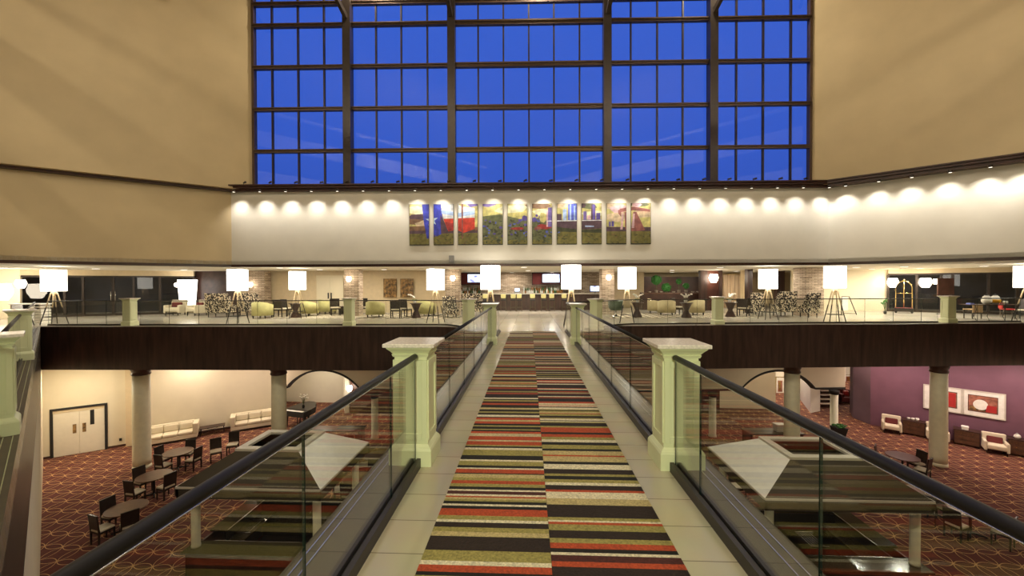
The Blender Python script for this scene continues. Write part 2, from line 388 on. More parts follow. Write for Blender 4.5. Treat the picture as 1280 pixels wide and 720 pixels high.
struct('wall_left_upper', seg(MB(), UL, UL + dl * 15, 5.7, ZC, .4, side=-1), 'tan')
struct('wall_right_upper', seg(MB(), UR, UR + dr * 21, 5.7, ZC, .4), 'tan')
# ledge under the window and along both slanting walls: stepped dark wood
nl = Vector((dl.y, -dl.x, 0)); nl = nl if nl.y < 0 or nl.x > 0 else -nl
nr = Vector((-dr.y, dr.x, 0)); nr = -nr if nr.dot(FH) > 0 else nr
nl = -nl if nl.dot(FH) > 0 else nl
def ledge(name, a, b, n, z0, z1, dep, mname='trimwood'):
    mb = MB()
    for k, (u0, u1, dd) in enumerate(((0, .45, .7), (.45, .8, .88), (.8, 1, 1))):
        q = [a, b, b + n * dep * dd, a + n * dep * dd]
        mb.prism([(p.x, p.y) for p in q], z0 + (z1 - z0) * u0, z0 + (z1 - z0) * u1)
    return struct(name, mb, mname)
ZL0, ZL1 = 5.60, 5.84
ledge('trim_12', WL + wn * .35, WR + wn * .35, -wn, ZL0, ZL1, .75)
ledge('trim_13', WL, SLe, nl, ZL0, ZL1, .28)
ledge('trim_14', WR, SRe, nr, ZL0, ZL1, .55)
ledge('trim_15', WL, WR, -wn, ZB - .06, ZB + .05, .07)
ledge('trim_16', WL, SLe, nl, ZB - .06, ZB + .05, .07)
ledge('trim_17', WR, SRe, nr, ZB - .06, ZB + .05, .07)
# ---- window bays
bays = [(318, 437), (437, 566), (566, 758.5), (758.5, 889.5), (889.5, 1013)]
minor = [(341, 373.5, 406), (471, 502.5, 535), (598.5, 630, 661.7, 693, 725), (789, 822, 854), (921, 954.5, 989)]
zbars = [7.33, 9.09, 10.85, 12.6, 13.5]
OFF = .10
uw = lambda px, off=OFF: (onwall(px, off) - onwall(640, off)).dot(wd)
WO = onwall(640, OFF); WM = Matrix.Translation(WO) @ Matrix(((wd.x, wn.x, 0, 0), (wd.y, wn.y, 0, 0), (0, 0, 1, 0), (0, 0, 0, 1)))
for i, ((a, b), ms) in enumerate(zip(bays, minor)):
    u0, u1 = uw(a) + .0, uw(b) - .0
    zz = [5.8] + zbars + [ZC]
    fr = MB(); ht = .10 if i == 2 else .075
    for z in zbars: fr.box(u0, u1, -.10, .06, z - ht, z + ht * .8, WM); fr.box(u0, u1, -.14, -.10, z + ht * .2, z + ht * .8, WM)
    fr.box(u0, u1, -.08, .06, 5.8, 5.9, WM)
    w = struct('window_%d' % (i + 1), fr, 'frame_brown')
    mu = MB()
    for px in ms: u = uw(px); mu.box(u - .032, u + .032, -.05, .05, 5.85, ZC, WM)
    obj('mullion', mu, 'bronze', w)
    gl = MB(); gl.quad([WM @ Vector(p) for p in ((u0, 0, 5.85), (u1, 0, 5.85), (u1, 0, ZC), (u0, 0, ZC))])
    obj('pane', gl, 'glass_win', w)
for i, px in enumerate((437, 566, 758.5, 889.5)):
    u = uw(px); mb = MB().box(u - .145, u + .145, -.26, .1, 5.8, ZC, WM); mb.box(u - .16, u + .16, -.30, -.26, 5.8, ZC, WM)
    mb.rod(WM @ Vector((u, -.26, 12.75)), WM @ Vector((u + (-.9, -.35, .35, .9)[i] , -2.4, 15.1)), .11, seg=4)
    struct('trim_%d' % (20 + i), mb, 'bronze')
mb = MB()
for px in (318, 1013): u = uw(px); mb.box(u - .05, u + .05, -.1, .1, 5.8, ZC, WM)
struct('trim_24', mb, 'frame_brown')
# the bracket stubs where roof trusses land beside the window
mb = MB(); p = onwall(298, -1.0, 14.0); mb.rod(p, p + Vector((.35, -.3, -.7)), .07, seg=6); mb.rod(p + Vector((.35, -.3, -.7)), p + Vector((.75, -.3, -.72)), .05, seg=6)
mb.rod(p, p + Vector((-.9, -.3, 1.3)), .06, seg=6); struct('trim_25', mb, 'bronze')
mb = MB(); p = onwall(1020, -.8, 14.0); mb.rod(p + Vector((0, 0, -.35)), p + Vector((.5, -.3, 1.3)), .06, seg=6); struct('trim_26', mb, 'bronze')
# ---- roof and outer shell
struct('ceiling', MB().box(-36, 36, -16, 17.2, ZC, ZC + .2), 'tan')
struct('wall_back', MB().box(-36, 36, -16.2, -16, ZF, ZC), 'tan')
struct('wall_outer_left', MB().box(-36.2, -36, -16, 36, ZF, ZC), 'tan')
struct('wall_outer_right', MB().box(36, 36.2, -16, 36, ZF, ZC), 'tan')
# guest floor parapets behind the camera, the pale bands mirrored in the window
def band(name, p0, p1, z0, z1, th, side): return struct(name, seg(MB(), p0, p1, z0, z1, th, side), 'parapet')
k = 0
for sgn in (-1, 1):
    p0 = Vector((sgn * 17.0, 9.2)); p1 = Vector((sgn * 3.0, -4.0))
    for z0, z1 in ((12.5, 12.7), (10.35, 11.3), (7.9, 8.8), (5.6, 6.5)):
        k += 1; band('trim_%d' % (29 + k), p0, p1, z0, z1, .2, 1 if sgn > 0 else -1)
# ---- lobby ceiling and bulkheads
lc = [WL, WR, SRe, Vector((36, SRe.y, 0)), Vector((36, 34, 0)), Vector((-36, 34, 0)), Vector((-36, SLe.y, 0)), SLe]
mb = MB().prism([(p.x, p.y) for p in lc][::-1], ZB + .02, ZB + .2); struct('ceiling_lobby', mb, 'ceil')
# lobby back walls
LW = [('wall_lobby_1', C(-60, 19.5), C(25, 20.6), 'cream_wall'),
      ('wall_lobby_2', C(243, 24.2), C(300, 24.0), 'espresso'),
      ('wall_lobby_3', C(300, 24.0), C(575, 24.2), 'buff'),
      ('wall_lobby_4', C(575, 28.6), C(756, 28.6), 'stone'),
      ('wall_lobby_5', C(756, 28.6), C(805, 28.4), 'buff'),
      ('wall_lobby_6', C(805, 30.5), C(1010, 30.0), 'buff'),
      ('wall_lobby_7', C(990, 25.2), C(1110, 24.2), 'cream_wall')]
for n, a, b, m in LW: struct(n, seg(MB(), a, b, 0, ZB + .02, .2), m)
for n, a, b in (('wall_lobby_8', C(575, 24.2), C(575, 28.6)), ('wall_lobby_9', C(805, 28.4), C(805, 30.5)), ('wall_lobby_10', C(1006, 25.1), C(1006, 30.2))):
    struct(n, seg(MB(), a, b, 0, ZB + .02, .18), 'buff')
# glazed entrances: dark night behind, frames and panes
def entrance(idx, pts, ztop, posts, door_at):
    for (a, b) in zip(pts, pts[1:]):
        pass
    a, b = pts[0], pts[-1]; d = (b - a); Ln = d.length; d.normalize(); n = Vector((-d.y, d.x, 0))
    Mx = Matrix.Translation(a) @ Matrix(((d.x, n.x, 0, 0), (d.y, n.y, 0, 0), (0, 0, 1, 0), (0, 0, 0, 1)))
    fr = MB(); fr.box(0, Ln, -.06, .06, ztop - .1, ztop, Mx); fr.box(0, Ln, -.06, .06, 0, .12, Mx)
    for t in posts: fr.box(t * Ln - .05, t * Ln + .05, -.07, .07, 0, ztop - .1, Mx)
    w = struct('window_%d' % idx, fr, 'bronze')
    obj('pane', MB().quad([Mx @ Vector(q) for q in ((0, 0, .12), (Ln, 0, .12), (Ln, 0, ztop - .1), (0, 0, ztop - .1))]), 'glass_win', w)
    hd = MB()
    for t in door_at:
        hd.rod(Mx @ Vector((t * Ln - .09, -.1, .85)), Mx @ Vector((t * Ln - .09, -.1, 1.35)), .018); hd.rod(Mx @ Vector((t * Ln + .09, -.1, .85)), Mx @ Vector((t * Ln + .09, -.1, 1.35)), .018)
    obj('door_handle', hd, 'chrome', w)
    struct('trim_%d' % (60 + idx), MB().box(0, Ln, -.12, .2, ztop, ZB + .02, Mx), 'buff')
    struct('wall_night_%d' % idx, MB().box(-2, Ln + 2, 4, 4.2, 0, ZB, Mx), 'night')
    return Mx, Ln
entrance(6, [C(25, 20.7), C(243, 24.0)], 2.22, (0, .23, .33, .5, .62, .78, 1), (.5,))
entrance(7, [C(1110, 24.1), C(1292, 20.8)], 2.26, (0, .22, .4, .48, .72, .9, 1), (.44,))
# a cornice line of light over the right entrance
# ---- lower hall walls
A0 = C(-10, 17.7); A1 = C(163, 19.85); A2 = C(290, 22.2); A3 = C(352, 23.5)
wl = on_wing(19.2)
struct('wall_below_left', seg(MB(), (wl.x, wl.y), (wj.x, wj.y), ZF, ZS, .2, side=-1), 'cream_wall')
struct('ceiling_lower', MB().prism(lob[::-1], ZS - .02, ZS + .1), 'ceil')
W1a = C(30, 17.9)
struct('wall_below_1', seg(MB(), W1a, A1, ZF, ZS, .2), 'cream_wall')
struct('trim_40', seg(MB(), C(155, 19.6), C(164, 19.7), ZF, ZS, .5, side=1), 'buff')
struct('wall_below_2', seg(MB(), C(164, 19.9), A3, ZF, ZS, .2), 'cream_wall')
struct('baseboard_left', seg(seg(MB(), W1a, A1, ZF, ZF + .1, .015, side=-1), C(164, 19.9), A3, ZF, ZF + .1, .03, side=-1), 'trimwood')
struct('wall_below_3', seg(MB(), A3, C(352, 27.5), ZF, ZS, .2), 'white_wall')
struct('wall_below_4', seg(MB(), C(340, 27.2), C(600, 26.0), ZF, ZS, .2), 'white_wall')
struct('wall_below_5', seg(MB(), C(428, 26.2), C(430, 24.6), ZF, ZS, .25), 'white_wall')
struct('wall_below_6', seg(MB(), C(600, 26.0), C(775, 26.0), ZF, ZS, .2), 'cream_wall')
struct('wall_below_7', seg(MB(), C(775, 26.0), C(970, 25.2), ZF, ZS, .2), 'cream_wall')
struct('wall_below_8', seg(MB(), C(955, 29.0), C(1004, 29.0), ZF, ZS, .2), 'white_wall')
struct('wall_below_9', seg(MB(), C(980, 32.5), C(1090, 32.5), ZF, ZS, .2), 'white_wall')
mbp = MB(); mbp.prism([tuple(C(1014, 24.4).xy), tuple(C(1026, 24.8).xy), tuple(C(1026, 29.5).xy), tuple(C(1002, 29.0).xy), tuple(C(1000, 27.5).xy)], ZF, ZS)
struct('wall_below_10', mbp, 'white_wall')
# plum wall and the plum pier at its end
P0 = C(1089, 22.4); P1 = C(1283, 18.45); P2 = C(1700, 14.2)
pd = (P1 - P0).normalized()
mbp = MB(); seg(mbp, P0, P0 + pd * 16, ZF, ZS, .25); struct('wall_plum', mbp, 'purple')
mbp = MB(); mbp.prism([tuple(C(1067, 23.6).xy), tuple(P0.xy), tuple((P0 + Vector((.6, 1.0, 0))).xy), tuple((C(1067, 23.6) + Vector((.6, 1.0, 0))).xy)], ZF, -2.6)
struct('wall_plum_pier', mbp, 'plum_dark')
struct('wall_below_11', seg(MB(), C(1060, 24.6), C(1100, 22.6), -2.6, ZS, .2), 'cream_wall')
struct('wall_below_right', seg(MB(), (wr0[0], wr0[1]), (BR, .6), ZF, ZS, .2, side=1), 'cream_wall')
# arched soffit panels
def arch(name, pa, pb, ca, cb, zb, rise, th=.3):
    a = Vector((pa.x, pa.y)); b = Vector((pb.x, pb.y)); L = (b - a).length; d = (b - a) / L; n = Vector((-d.y, d.x))
    ua = (Vector((ca.x, ca.y)) - a).dot(d); ub = (Vector((cb.x, cb.y)) - a).dot(d)
    c = (ua + ub) / 2; h = (ub - ua) / 2; R = (h * h + rise * rise) / (2 * rise)
    pts = []
    K = 22
    for i in range(K + 1):
        u = ua + (ub - ua) * i / K; pts.append((u, zb + math.sqrt(max(0, R * R - (u - c) ** 2)) - (R - rise)))
    mb = MB(); bm = mb.bm
    line = [(0, zb)] + pts + [(L, zb)]
    f3 = lambda u, z, o: (a.x + d.x * u + n.x * o, a.y + d.y * u + n.y * o, z)
    for (u0, z0), (u1, z1) in zip(line, line[1:]):
        if u1 - u0 < 1e-6: continue
        for o, fl in ((0, 0), (th, 1)):
            mb.quad([f3(u0, z0, o), f3(u1, z1, o), f3(u1, ZS, o), f3(u0, ZS, o)])
        mb.quad([f3(u0, z0, 0), f3(u1, z1, 0), f3(u1, z1, th), f3(u0, z0, th)])
    bmesh.ops.remove_doubles(bm, verts=bm.verts[:], dist=1e-5)
    w = struct(name, mb, 'cream_wall')
    tr = MB()
    for (u0, z0), (u1, z1) in zip(line, line[1:]):
        if u1 - u0 < 1e-6: continue
        for oo in ((-.035, .0),):
            p = [f3(u0, z0 - .03, -.04), f3(u1, z1 - .03, -.04), f3(u1, z1 + .07, -.04), f3(u0, z0 + .07, -.04)]
            q = [f3(u0, z0 - .03, .0), f3(u1, z1 - .03, .0), f3(u1, z1 + .07, .0), f3(u0, z0 + .07, .0)]
            tr.quad(p); tr.quad([p[0], p[1], q[1], q[0]]); tr.quad([p[3], p[2], q[2], q[3]])
        tr.quad([f3(u0, z0 - .03, -.04), f3(u1, z1 - .03, -.04), f3(u1, z1 - .03, th + .02), f3(u0, z0 - .03, th + .02)])
    obj('arch_trim', tr, 'black', w)
    return w
arch('wall_arch_left', C(352, 21.8), C(640, 20.6), C(357, 21.8), C(451, 21.5), -3.95, 1.0)
arch('wall_arch_right', C(700, 20.6), C(1057, 21.3), C(927, 21.0), C(1020, 21.2), -3.92, .98)
# return of the right soffit panel beside the stairs
struct('trim_41', seg(MB(), C(1057, 21.3), C(1058, 24.6), -3.92, ZS, .2), 'cream_wall')
# dark red panelling in the recess behind the left arch
for i, (a, b, z1, m) in enumerate(((C(437, 24.6), C(560, 24.3), -4.1, 'barwood'), (C(875, 24.4), C(900, 24.4), -4.0, 'barwood'))):
    struct('trim_%d' % (42 + i), seg(MB(), a, b, ZF, z1, .2), m)
# stairs up in the right recess
mb = MB()
for k in range(7):
    p = C(1026 , 25.6 + .3 * k); a = C(1027.5, 25.5 + .3 * k); b = C(1049, 25.5 + .3 * k)
    q = [a, b, b + FH * .34, a + FH * .34]; mb.prism([tuple(v.xy) for v in q], ZF, ZF + .20 * (k + 1))
st = tag(obj('staircase', mb, 'espresso'), 'short flight of stairs with pale treads beyond the right arch', 'staircase')
mb = MB()
for k in range(7):
    a = C(1027.5, 25.48 + .3 * k); b = C(1049, 25.48 + .3 * k); q = [a, b, b + FH * .36, a + FH * .36]
    mb.prism([tuple(v.xy) for v in q], ZF + .20 * (k + 1), ZF + .20 * (k + 1) + .03)
obj('tread', mb, 'stair', st)
# double door in the left hall wall
d1 = A1 - W1a; d1.normalize(); n1 = Vector((d1.y, -d1.x, 0))
def dpt(px):                      # where the door wall passes column px
    best = None
    for i in range(400):
        p = W1a + (A1 - W1a) * i / 400
        v = RM.transposed() @ (p - CAM); x = 640 + F * v.x / -v.z
        if best is None or abs(x - px) < best[0]: best = (abs(x - px), p)
    return best[1]
q0 = dpt(64.5); q1 = dpt(129.5); Ld = (q1 - q0).length
DM = Matrix.Translation((q0.x, q0.y, ZF)) @ Matrix(((d1.x, n1.x, 0, 0), (d1.y, n1.y, 0, 0), (0, 0, 1, 0), (0, 0, 0, 1)))
H = 2.15
fr = MB(); fr.box(-.09, 0, -.02, .06, 0, H + .09, DM); fr.box(Ld, Ld + .09, -.02, .06, 0, H + .09, DM); fr.box(0, Ld, -.02, .06, H, H + .09, DM)
dr_ = struct('door_1', fr, 'black')
obj('transom_panel', MB().box(0, Ld, -.02, .02, H - .14, H, DM), 'buff', dr_)
lf = [obj('door_leaf', MB().box(.01, Ld / 2 - .006, -.02, .03, .01, H - .15, DM), 'door_paint', dr_, bev=.004), obj('door_leaf', MB().box(Ld / 2 + .006, Ld - .01, -.02, .03, .01, H - .15, DM), 'door_paint', dr_, bev=.004)]
for s, o in ((-1, lf[0]), (1, lf[1])):
    c = Ld / 2 + s * .16; obj('push_plate', MB().box(c - .06, c + .06, .03, .045, 1.0, 1.42, DM), 'art_brown', o)
obj('vision_panel', MB().box(Ld / 2 + .36, Ld / 2 + .50, .03, .042, 1.3, 2.0, DM), 'black', lf[1])
# round columns of the lower hall
def column(px, D, r, label, ztop=ZS):
    p = C(px, D); t = thing('column', label, 'column', (p.x, p.y, ZF))
    h = ztop - ZF - .02
    obj('shaft', MB().lathe([(r * 1.0, .14), (r, .4), (r * .985, h * .5), (r * .95, h - .36)]), 'column', t)
    obj('plinth', MB().lathe([(r * 1.06, 0), (r * 1.06, .06), (r * 1.02, .08), (r * 1.02, .14)]), 'column', t)
    obj('capital', MB().lathe([(r * .97, h - .38), (r * 1.08, h - .35), (r * 1.08, h - .30), (r * 1.0, h - .27), (r * 1.0, h - .20), (r * 1.12, h - .15), (r * 1.12, h)]), 'trimwood', t)
column(175, 17.35, .315, 'thick round cream column left of the long sofa, at the far left of the lower hall')
column(347.5, 17.3, .30, 'thick round cream column beside the grand piano')
column(990.5, 17.4, .30, 'thick round cream column in front of the right arch')
column(1174.5, 17.4, .295, 'thick round cream column before the framed pictures on the plum wall')
def small_col(px, D, label):
    p = C(px, D); t = thing('column', label, 'column', (p.x, p.y, ZF))
    obj('shaft', MB().lathe([(.2, 0), (.2, .08), (.175, .1), (.17, 2.08)]), 'column', t)
    obj('capital', MB().lathe([(.18, 2.08), (.21, 2.12), (.21, 2.2), (.24, 2.28)]), 'black', t)
small_col(467.5, 20.6, 'slim pale column under the left soffit seen through the near glass')
small_col(891, 20.7, 'slim pale column under the right soffit just beyond the near pillar')
small_col(1043.5, 21.1, 'slim pale column at the corner of the right soffit near the stairs')
# ================================================================ BRIDGE: rug, pillars, balustrades
seamL = [(5,'k'),(12,'r'),(22,'c'),(36,'c'),(37,'r'),(56,'c'),(63,'r'),(81,'o'),(88,'k'),(96,'w'),(106,'o'),(135,'k'),(157,'w'),(165,'o'),(187,'k'),(199,'w'),(206,'r'),(226,'k'),(231,'t'),(250,'o'),(265,'r'),(281,'o'),(297,'k'),(311,'w'),(319,'m'),(335,'w'),(345,'r'),(352,'t'),(362,'o'),(372,'k'),(386,'w'),(396,'k'),(411,'r'),(446,'o'),(467,'w'),(481,'b'),(507,'o'),(530,'t'),(554,'b'),(627,'o'),(682,'w'),(704,'r'),(740,'k'),(760,'o'),(800,'w'),(815,'b'),(870,'r'),(900,'t'),(960,'k'),(1000,'o')]
seamR = [(0,'r'),(12,'b'),(22,'r'),(36,'o'),(49,'w'),(62,'k'),(76,'o'),(96,'k'),(106,'t'),(127,'r'),(134,'t'),(161,'k'),(174,'w'),(199,'b'),(223,'o'),(234,'k'),(251,'o'),(267,'w'),(281,'b'),(304,'r'),(315,'w'),(348,'t'),(380,'b'),(444,'o'),(459,'w'),(468,'r'),(480,'o'),(511,'b'),(551,'o'),(575,'r'),(603,'k'),(623,'w'),(637,'m'),(670,'r'),(697,'b'),(750,'o'),(790,'w'),(805,'k'),(860,'r'),(900,'t'),(970,'b')]
RC = {'k': (.010, .008, .006), 'b': (.022, .012, .008), 'r': (.42, .065, .02), 'c': (.52, .44, .26), 'w': (.68, .62, .44), 'o': (.31, .27, .08), 't': (.48, .39, .18), 'm': (.07, .016, .012)}
rkeys = list(RC); rmats = [mat('rug_wool_' + n, RC[n], .95, var=.22, scale=70, bump=.5) for n in rkeys]
def rug_half(mb, x0, x1, seam, seed):
    rr = random.Random(seed); ys = []; 
    for y, c in seam:
        D = 850.0 / (540 + y / 4.0 - 355.2); ys.append((D, c))
    ys = [(D, c) for D, c in ys]            # going nearer
    far = ys[0][0]; D = far; lst = []
    seq = 'krkobkwrbktmbomkwb'
    last = 'k'
    while D < 14.15:
        t = rr.choice((.03, .04, .05, .07, .09, .06)) * .85; c = rr.choice([k for k in seq if k != last]); last = c
        n = min(D + t, 14.2); lst.append((D, n, c)); D = n
    lst = lst[::-1]
    for (a, c), nx in zip(ys, ys[1:] + [(0.9, 'k')]): lst.append((nx[0], a, c))
    last = 'k'; D = 0.9
    while D > -3:
        t = rr.choice((.04, .06, .1)); c = rr.choice([k for k in seq if k != last]); last = c; lst.append((D - t, D, c)); D -= t
    for a, b, c in lst:
        mb.quad([(x0, a, .022), (x1, a, .022), (x1, b, .022), (x0, b, .022)], rkeys.index(c))
    lo = lst[-1][0]
    mb.box(x0, x1, lo, 14.2, .001, .0215, mi=1)
mb = MB(); rug_half(mb, -.66, .132, seamL, 3); rug_half(mb, .134, .925, seamR, 5)
tag(obj('striped_rug', mb, rmats), 'long runner of red, olive, cream and black stripes down the middle of the bridge', 'rug')

def make_pillar(label, cat='pillar', hb=.20, w=.155, h=1.15):
    t = thing('newel_pillar', label, cat)
    b = MB().taper(0, .15, hb, hb); b.taper(.15, .175, hb, hb - .012); b.taper(.175, .20, hb - .014, w + .012); obj('base', b, 'pillar', t, bev=.004)
    s = MB().taper(.195, h - .13, w + .008, w); 
    shaft = obj('shaft', s, 'pillar', t, bev=.004)
    pn = MB()                       # raised frame of the sunk panel on each face
    for k in range(4):
        R = Matrix.Rotation(k * PI / 2, 4, 'Z'); y = -(w + .012)
        for bx in ((-w + .0, -w + .05, .24, h - .16), (w - .05, w, .24, h - .16), (-w + .05, w - .05, .24, .30), (-w + .05, w - .05, h - .22, h - .16)):
            pn.box(bx[0], bx[1], y - .004, y + .016, bx[2], bx[3], R)
    obj('panel_frame', pn, 'pillar', shaft, bev=.003)
    c = MB(); zz = h - .13
    prof = [(zz, w + .01), (zz + .025, w + .02), (zz + .03, w + .012), (zz + .055, w + .03), (zz + .08, w + .055), (zz + .095, w + .062)]
    for (z0, a), (z1, b2) in zip(prof, prof[1:]): c.taper(z0, z1, a, b2)
    obj('cornice', c, 'pillar', t)
    obj('marble_cap', MB().taper(h - .035, h, w + .085, w + .085), 'marble', t, bev=.005)
    return t
PK = Kind(make_pillar('pale green square pillar'))
pg = 'square pillars of the balustrades'
PY = 3.86
PK((-1.11, PY, 0), 0, 'pale green square pillar at the left of the striped rug, nearest on the bridge', pg)
PK((1.39, PY, 0), 0, 'pale green square pillar at the right of the striped rug, nearest on the bridge', pg)
PK((-1.11, 11.4, 0), 0, 'pale green square pillar at the left far end of the bridge', pg)
PK((1.37, 11.4, 0), 0, 'pale green square pillar at the right far end of the bridge', pg)
PK((-2.27, 15.0, 0), PI / 4, 'turned pale green pillar left of the bridge mouth, beside a tall floor lamp', pg)
PK((2.50, 15.0, 0), PI / 4, 'turned pale green pillar right of the bridge mouth', pg)
for px, D, lb in ((162, 16.75, 'pale green pillar on the lobby edge above the far left round column'), (436.5, 16.45, 'pale green pillar on the lobby edge above the left arch'),
                  (897, 16.6, 'pale green pillar on the lobby edge right of the bridge, near the hourglass tables'), (1185.5, 17.0, 'pale green pillar on the lobby edge in front of the right entrance')):
    p = C(px, D + .1); PK((p.x, p.y, 0), .02 if px < 640 else .03, lb, pg)
wrz = math.atan2(d_.y, d_.x)
pw = G(20, 453, 0); w1 = on_wing(8.75) + Vector((-.38, -.02, 0)); w2 = on_wing(4.45) + Vector((-.42, 0, 0))
LP1 = G(26, 450); LP2 = G(-9, 544); PK(tuple(LP1), wrz, 'pale green pillar on the left walkway, farther one at the left edge', pg)
PK(tuple(LP2), wrz, 'pale green pillar on the left walkway, cut off by the left edge of the photo', pg)

def balustrade(label, pts, joints, hz=1.03, channel=True, ch=(.05, .085), group='glass balustrades', rr=.027, ext=(0, 0)):
    P = [Vector((p[0], p[1], 0)) for p in pts]
    t = thing('glass_balustrade', label, 'balustrade', P[0], 0, group); O = P[0]
    loc = [p - O for p in P]
    obj('handrail', MB().tube([p + Vector((0, 0, hz)) for p in loc], rr, 14), 'rail', t)
    for s_ in (-1, 1):
        pp = []
        for i, p in enumerate(loc):
            dd = (loc[min(i + 1, len(loc) - 1)] - loc[max(i - 1, 0)]).normalized(); pp.append(p + Vector((-dd.y, dd.x, 0)) * s_ * rr * .86 + Vector((0, 0, hz - rr * .55)))
        obj('rail_line', MB().tube(pp, .0035 if rr > .025 else .003, 6), 'chrome', t)  # chrome line added along each side for the rail's thin bright edge
    cum = [0]
    for a, b in zip(loc, loc[1:]): cum.append(cum[-1] + (b - a).length)
    def at(s):
        for i in range(len(loc) - 1):
            if s <= cum[i + 1] + 1e-6:
                u = (s - cum[i]) / max(1e-9, cum[i + 1] - cum[i]); return loc[i].lerp(loc[i + 1], u)
        return loc[-1]
    js = [0] + [j for j in joints if .05 < j < cum[-1] - .05] + [cum[-1]]
    for a, b in zip(js, js[1:]):
        inner = [a + .004] + [c for c in cum if a + .02 < c < b - .02] + [b - .004]
        mb = MB(); q = [at(s) for s in inner]
        for u, v in zip(q, q[1:]):
            d = (v - u).normalized(); n = Vector((-d.y, d.x, 0)) * .006
            mb.quad([u + n + Vector((0, 0, .05)), v + n + Vector((0, 0, .05)), v + n + Vector((0, 0, hz - rr)), u + n + Vector((0, 0, hz - rr))], 0)
            mb.quad([u - n + Vector((0, 0, .05)), v - n + Vector((0, 0, .05)), v - n + Vector((0, 0, hz - rr)), u - n + Vector((0, 0, hz - rr))], 0)
        for e, i0 in ((q[0], 0), (q[-1], 1)):
            d = (q[1] - q[0]).normalized() if i0 == 0 else (q[-1] - q[-2]).normalized(); n = Vector((-d.y, d.x, 0)) * .006
            mb.quad([e - n + Vector((0, 0, .05)), e + n + Vector((0, 0, .05)), e + n + Vector((0, 0, hz - rr)), e - n + Vector((0, 0, hz - rr))], 1)
        me = obj('glass_panel', mb, ['glass', 'glass_edge'], t)
    if channel:
        mb = MB(); w, h = ch
        for u, v in zip(loc, loc[1:]):
            d = (v - u).normalized(); n = Vector((-d.y, d.x, 0))
            for o0, o1, z1 in ((-w, -.014, h), (-.014, .014, h - .03), (.014, w, h)):
                mb.prism([tuple((u + n * o0).xy), tuple((v + n * o0).xy), tuple((v + n * o1).xy), tuple((u + n * o1).xy)], .001, z1)
        obj('base_channel', mb, 'dark_metal', t, bev=0)
    return t
XL, XR = -1.055, 1.32
yp0, yp1 = PY - .205, PY + .205
bal = [
 ('glass balustrade with dark handrail in the left foreground, before the near left pillar', [(XL, -2.2), (XL, yp0)], [2.2 + 1.82 - 2.4, 2.2 + .62, 2.2 + 1.82, 2.2 + 3.0]),
 ('glass balustrade with dark handrail in the right foreground, before the near right pillar', [(XR, -2.2), (XR, yp0)], [2.2 - .58, 2.2 + .64, 2.2 + 1.86, 2.2 + 3.13]),
 ('glass balustrade left of the rug between the near and the far bridge pillars', [(XL, yp1), (XL, 11.2)], [1.2 * k for k in range(1, 6)]),
 ('glass balustrade right of the rug between the near and the far bridge pillars', [(XR, yp1), (XR, 11.2)], [1.2 * k for k in range(1, 6)]),
 ('short glass balustrade left of the rug beyond the far bridge pillar, at the lobby', [(XL, 11.6), (XL, 14.15), (-1.25, 14.45), (-1.95, 14.8)], [1.25, 2.5]),
 ('short glass balustrade right of the rug beyond the far bridge pillar, at the lobby', [(XR, 11.6), (XR, 14.15), (1.5, 14.45), (2.2, 14.8)], [1.25, 2.5]),
]
for lb, pts, js in bal: balustrade(lb, pts, js)
def edge_pts(pxs, fn):
    return [fn(p) for p in pxs]
def eline(px, back=.22):
    import bisect
    if px < 640: a, b, c = ea; t = (px - 50) / 250 if px < 300 else (px - 300) / 248; p = a.lerp(b, t) if px < 300 else b.lerp(c, t)
    else: a, b, c = eb; t = (px - 775) / 225 if px < 1000 else (px - 1000) / 290; p = a.lerp(b, t) if px < 1000 else b.lerp(c, t)
    return (p + FH * back)
def runs(lb, a, b, extra_pre=(), extra_post=()):
    pts = [(p[0], p[1]) for p in extra_pre] + [tuple(eline(x).xy) for x in (a, (a + b) / 2, b)] + [(p[0], p[1]) for p in extra_post]
    balustrade(lb, pts, [1.25 * k for k in range(1, 12)], ch=(.03, .06), rr=.02)
cl = [(-3.35, 16.35), (-2.75, 15.75), (-2.42, 15.3)]
cr = [(2.68, 15.3), (3.0, 15.8), (3.55, 16.4)]
runs('long glass balustrade on the lobby edge at the far left, under the glazed entrance', 52, 155)
runs('long glass balustrade on the lobby edge in front of the patterned settees', 169, 430)
runs('curving glass balustrade on the lobby edge left of the bridge mouth', 443, 535, extra_post=cl)
runs('curving glass balustrade on the lobby edge right of the bridge mouth', 790, 890, extra_pre=cr)
runs('long glass balustrade on the lobby edge in front of the luggage cart', 904, 1178)
runs('glass balustrade on the lobby edge at the far right, by the drinks table', 1193, 1284)
# left walkway balustrade
o_ = Vector((-d_.y, d_.x, 0)); o_ = o_ if o_.x < 0 else -o_
LD = (LP1 - LP2).normalized()
def lw(P, k): q = P + LD * k; return (q.x, q.y)
LE = G(53, 411)
balustrade('glass balustrade of the left walkway beyond its farther pillar', [(LE.x - .3, LE.y), lw(LP1, .22)], [1.3 * k for k in range(1, 9)], ch=(.03, .06))
balustrade('glass balustrade of the left walkway between its two pillars', [lw(LP1, -.22), lw(LP2, .22)], [1.3 * k for k in range(1, 6)], ch=(.03, .06))
balustrade('glass balustrade of the left walkway at the bottom left corner', [lw(LP2, -.22), lw(LP2, -3.6)], [1.3, 2.6], ch=(.03, .06))
mb = MB(); o_ = Vector((-d_.y, d_.x, 0)); o_ = o_ if o_.x < 0 else -o_
for k in (.05, .12):
    a = on_wing(15.6) + o_ * k; b = on_wing(1.2) + o_ * k; seg(mb, a, b, .0, .008, .008, 1)
struct('trim_18', mb, 'chrome')
a = on_wing(15.7); b = on_wing(1.1); mb = MB().prism([tuple(v.xy) for v in (a, b, b + o_ * .16, a + o_ * .16)], .0005, .004); struct('trim_19', mb, 'curb')
# ================================================================ LOWER HALL
def at(px, py, z=ZF): return G(px, py, z)
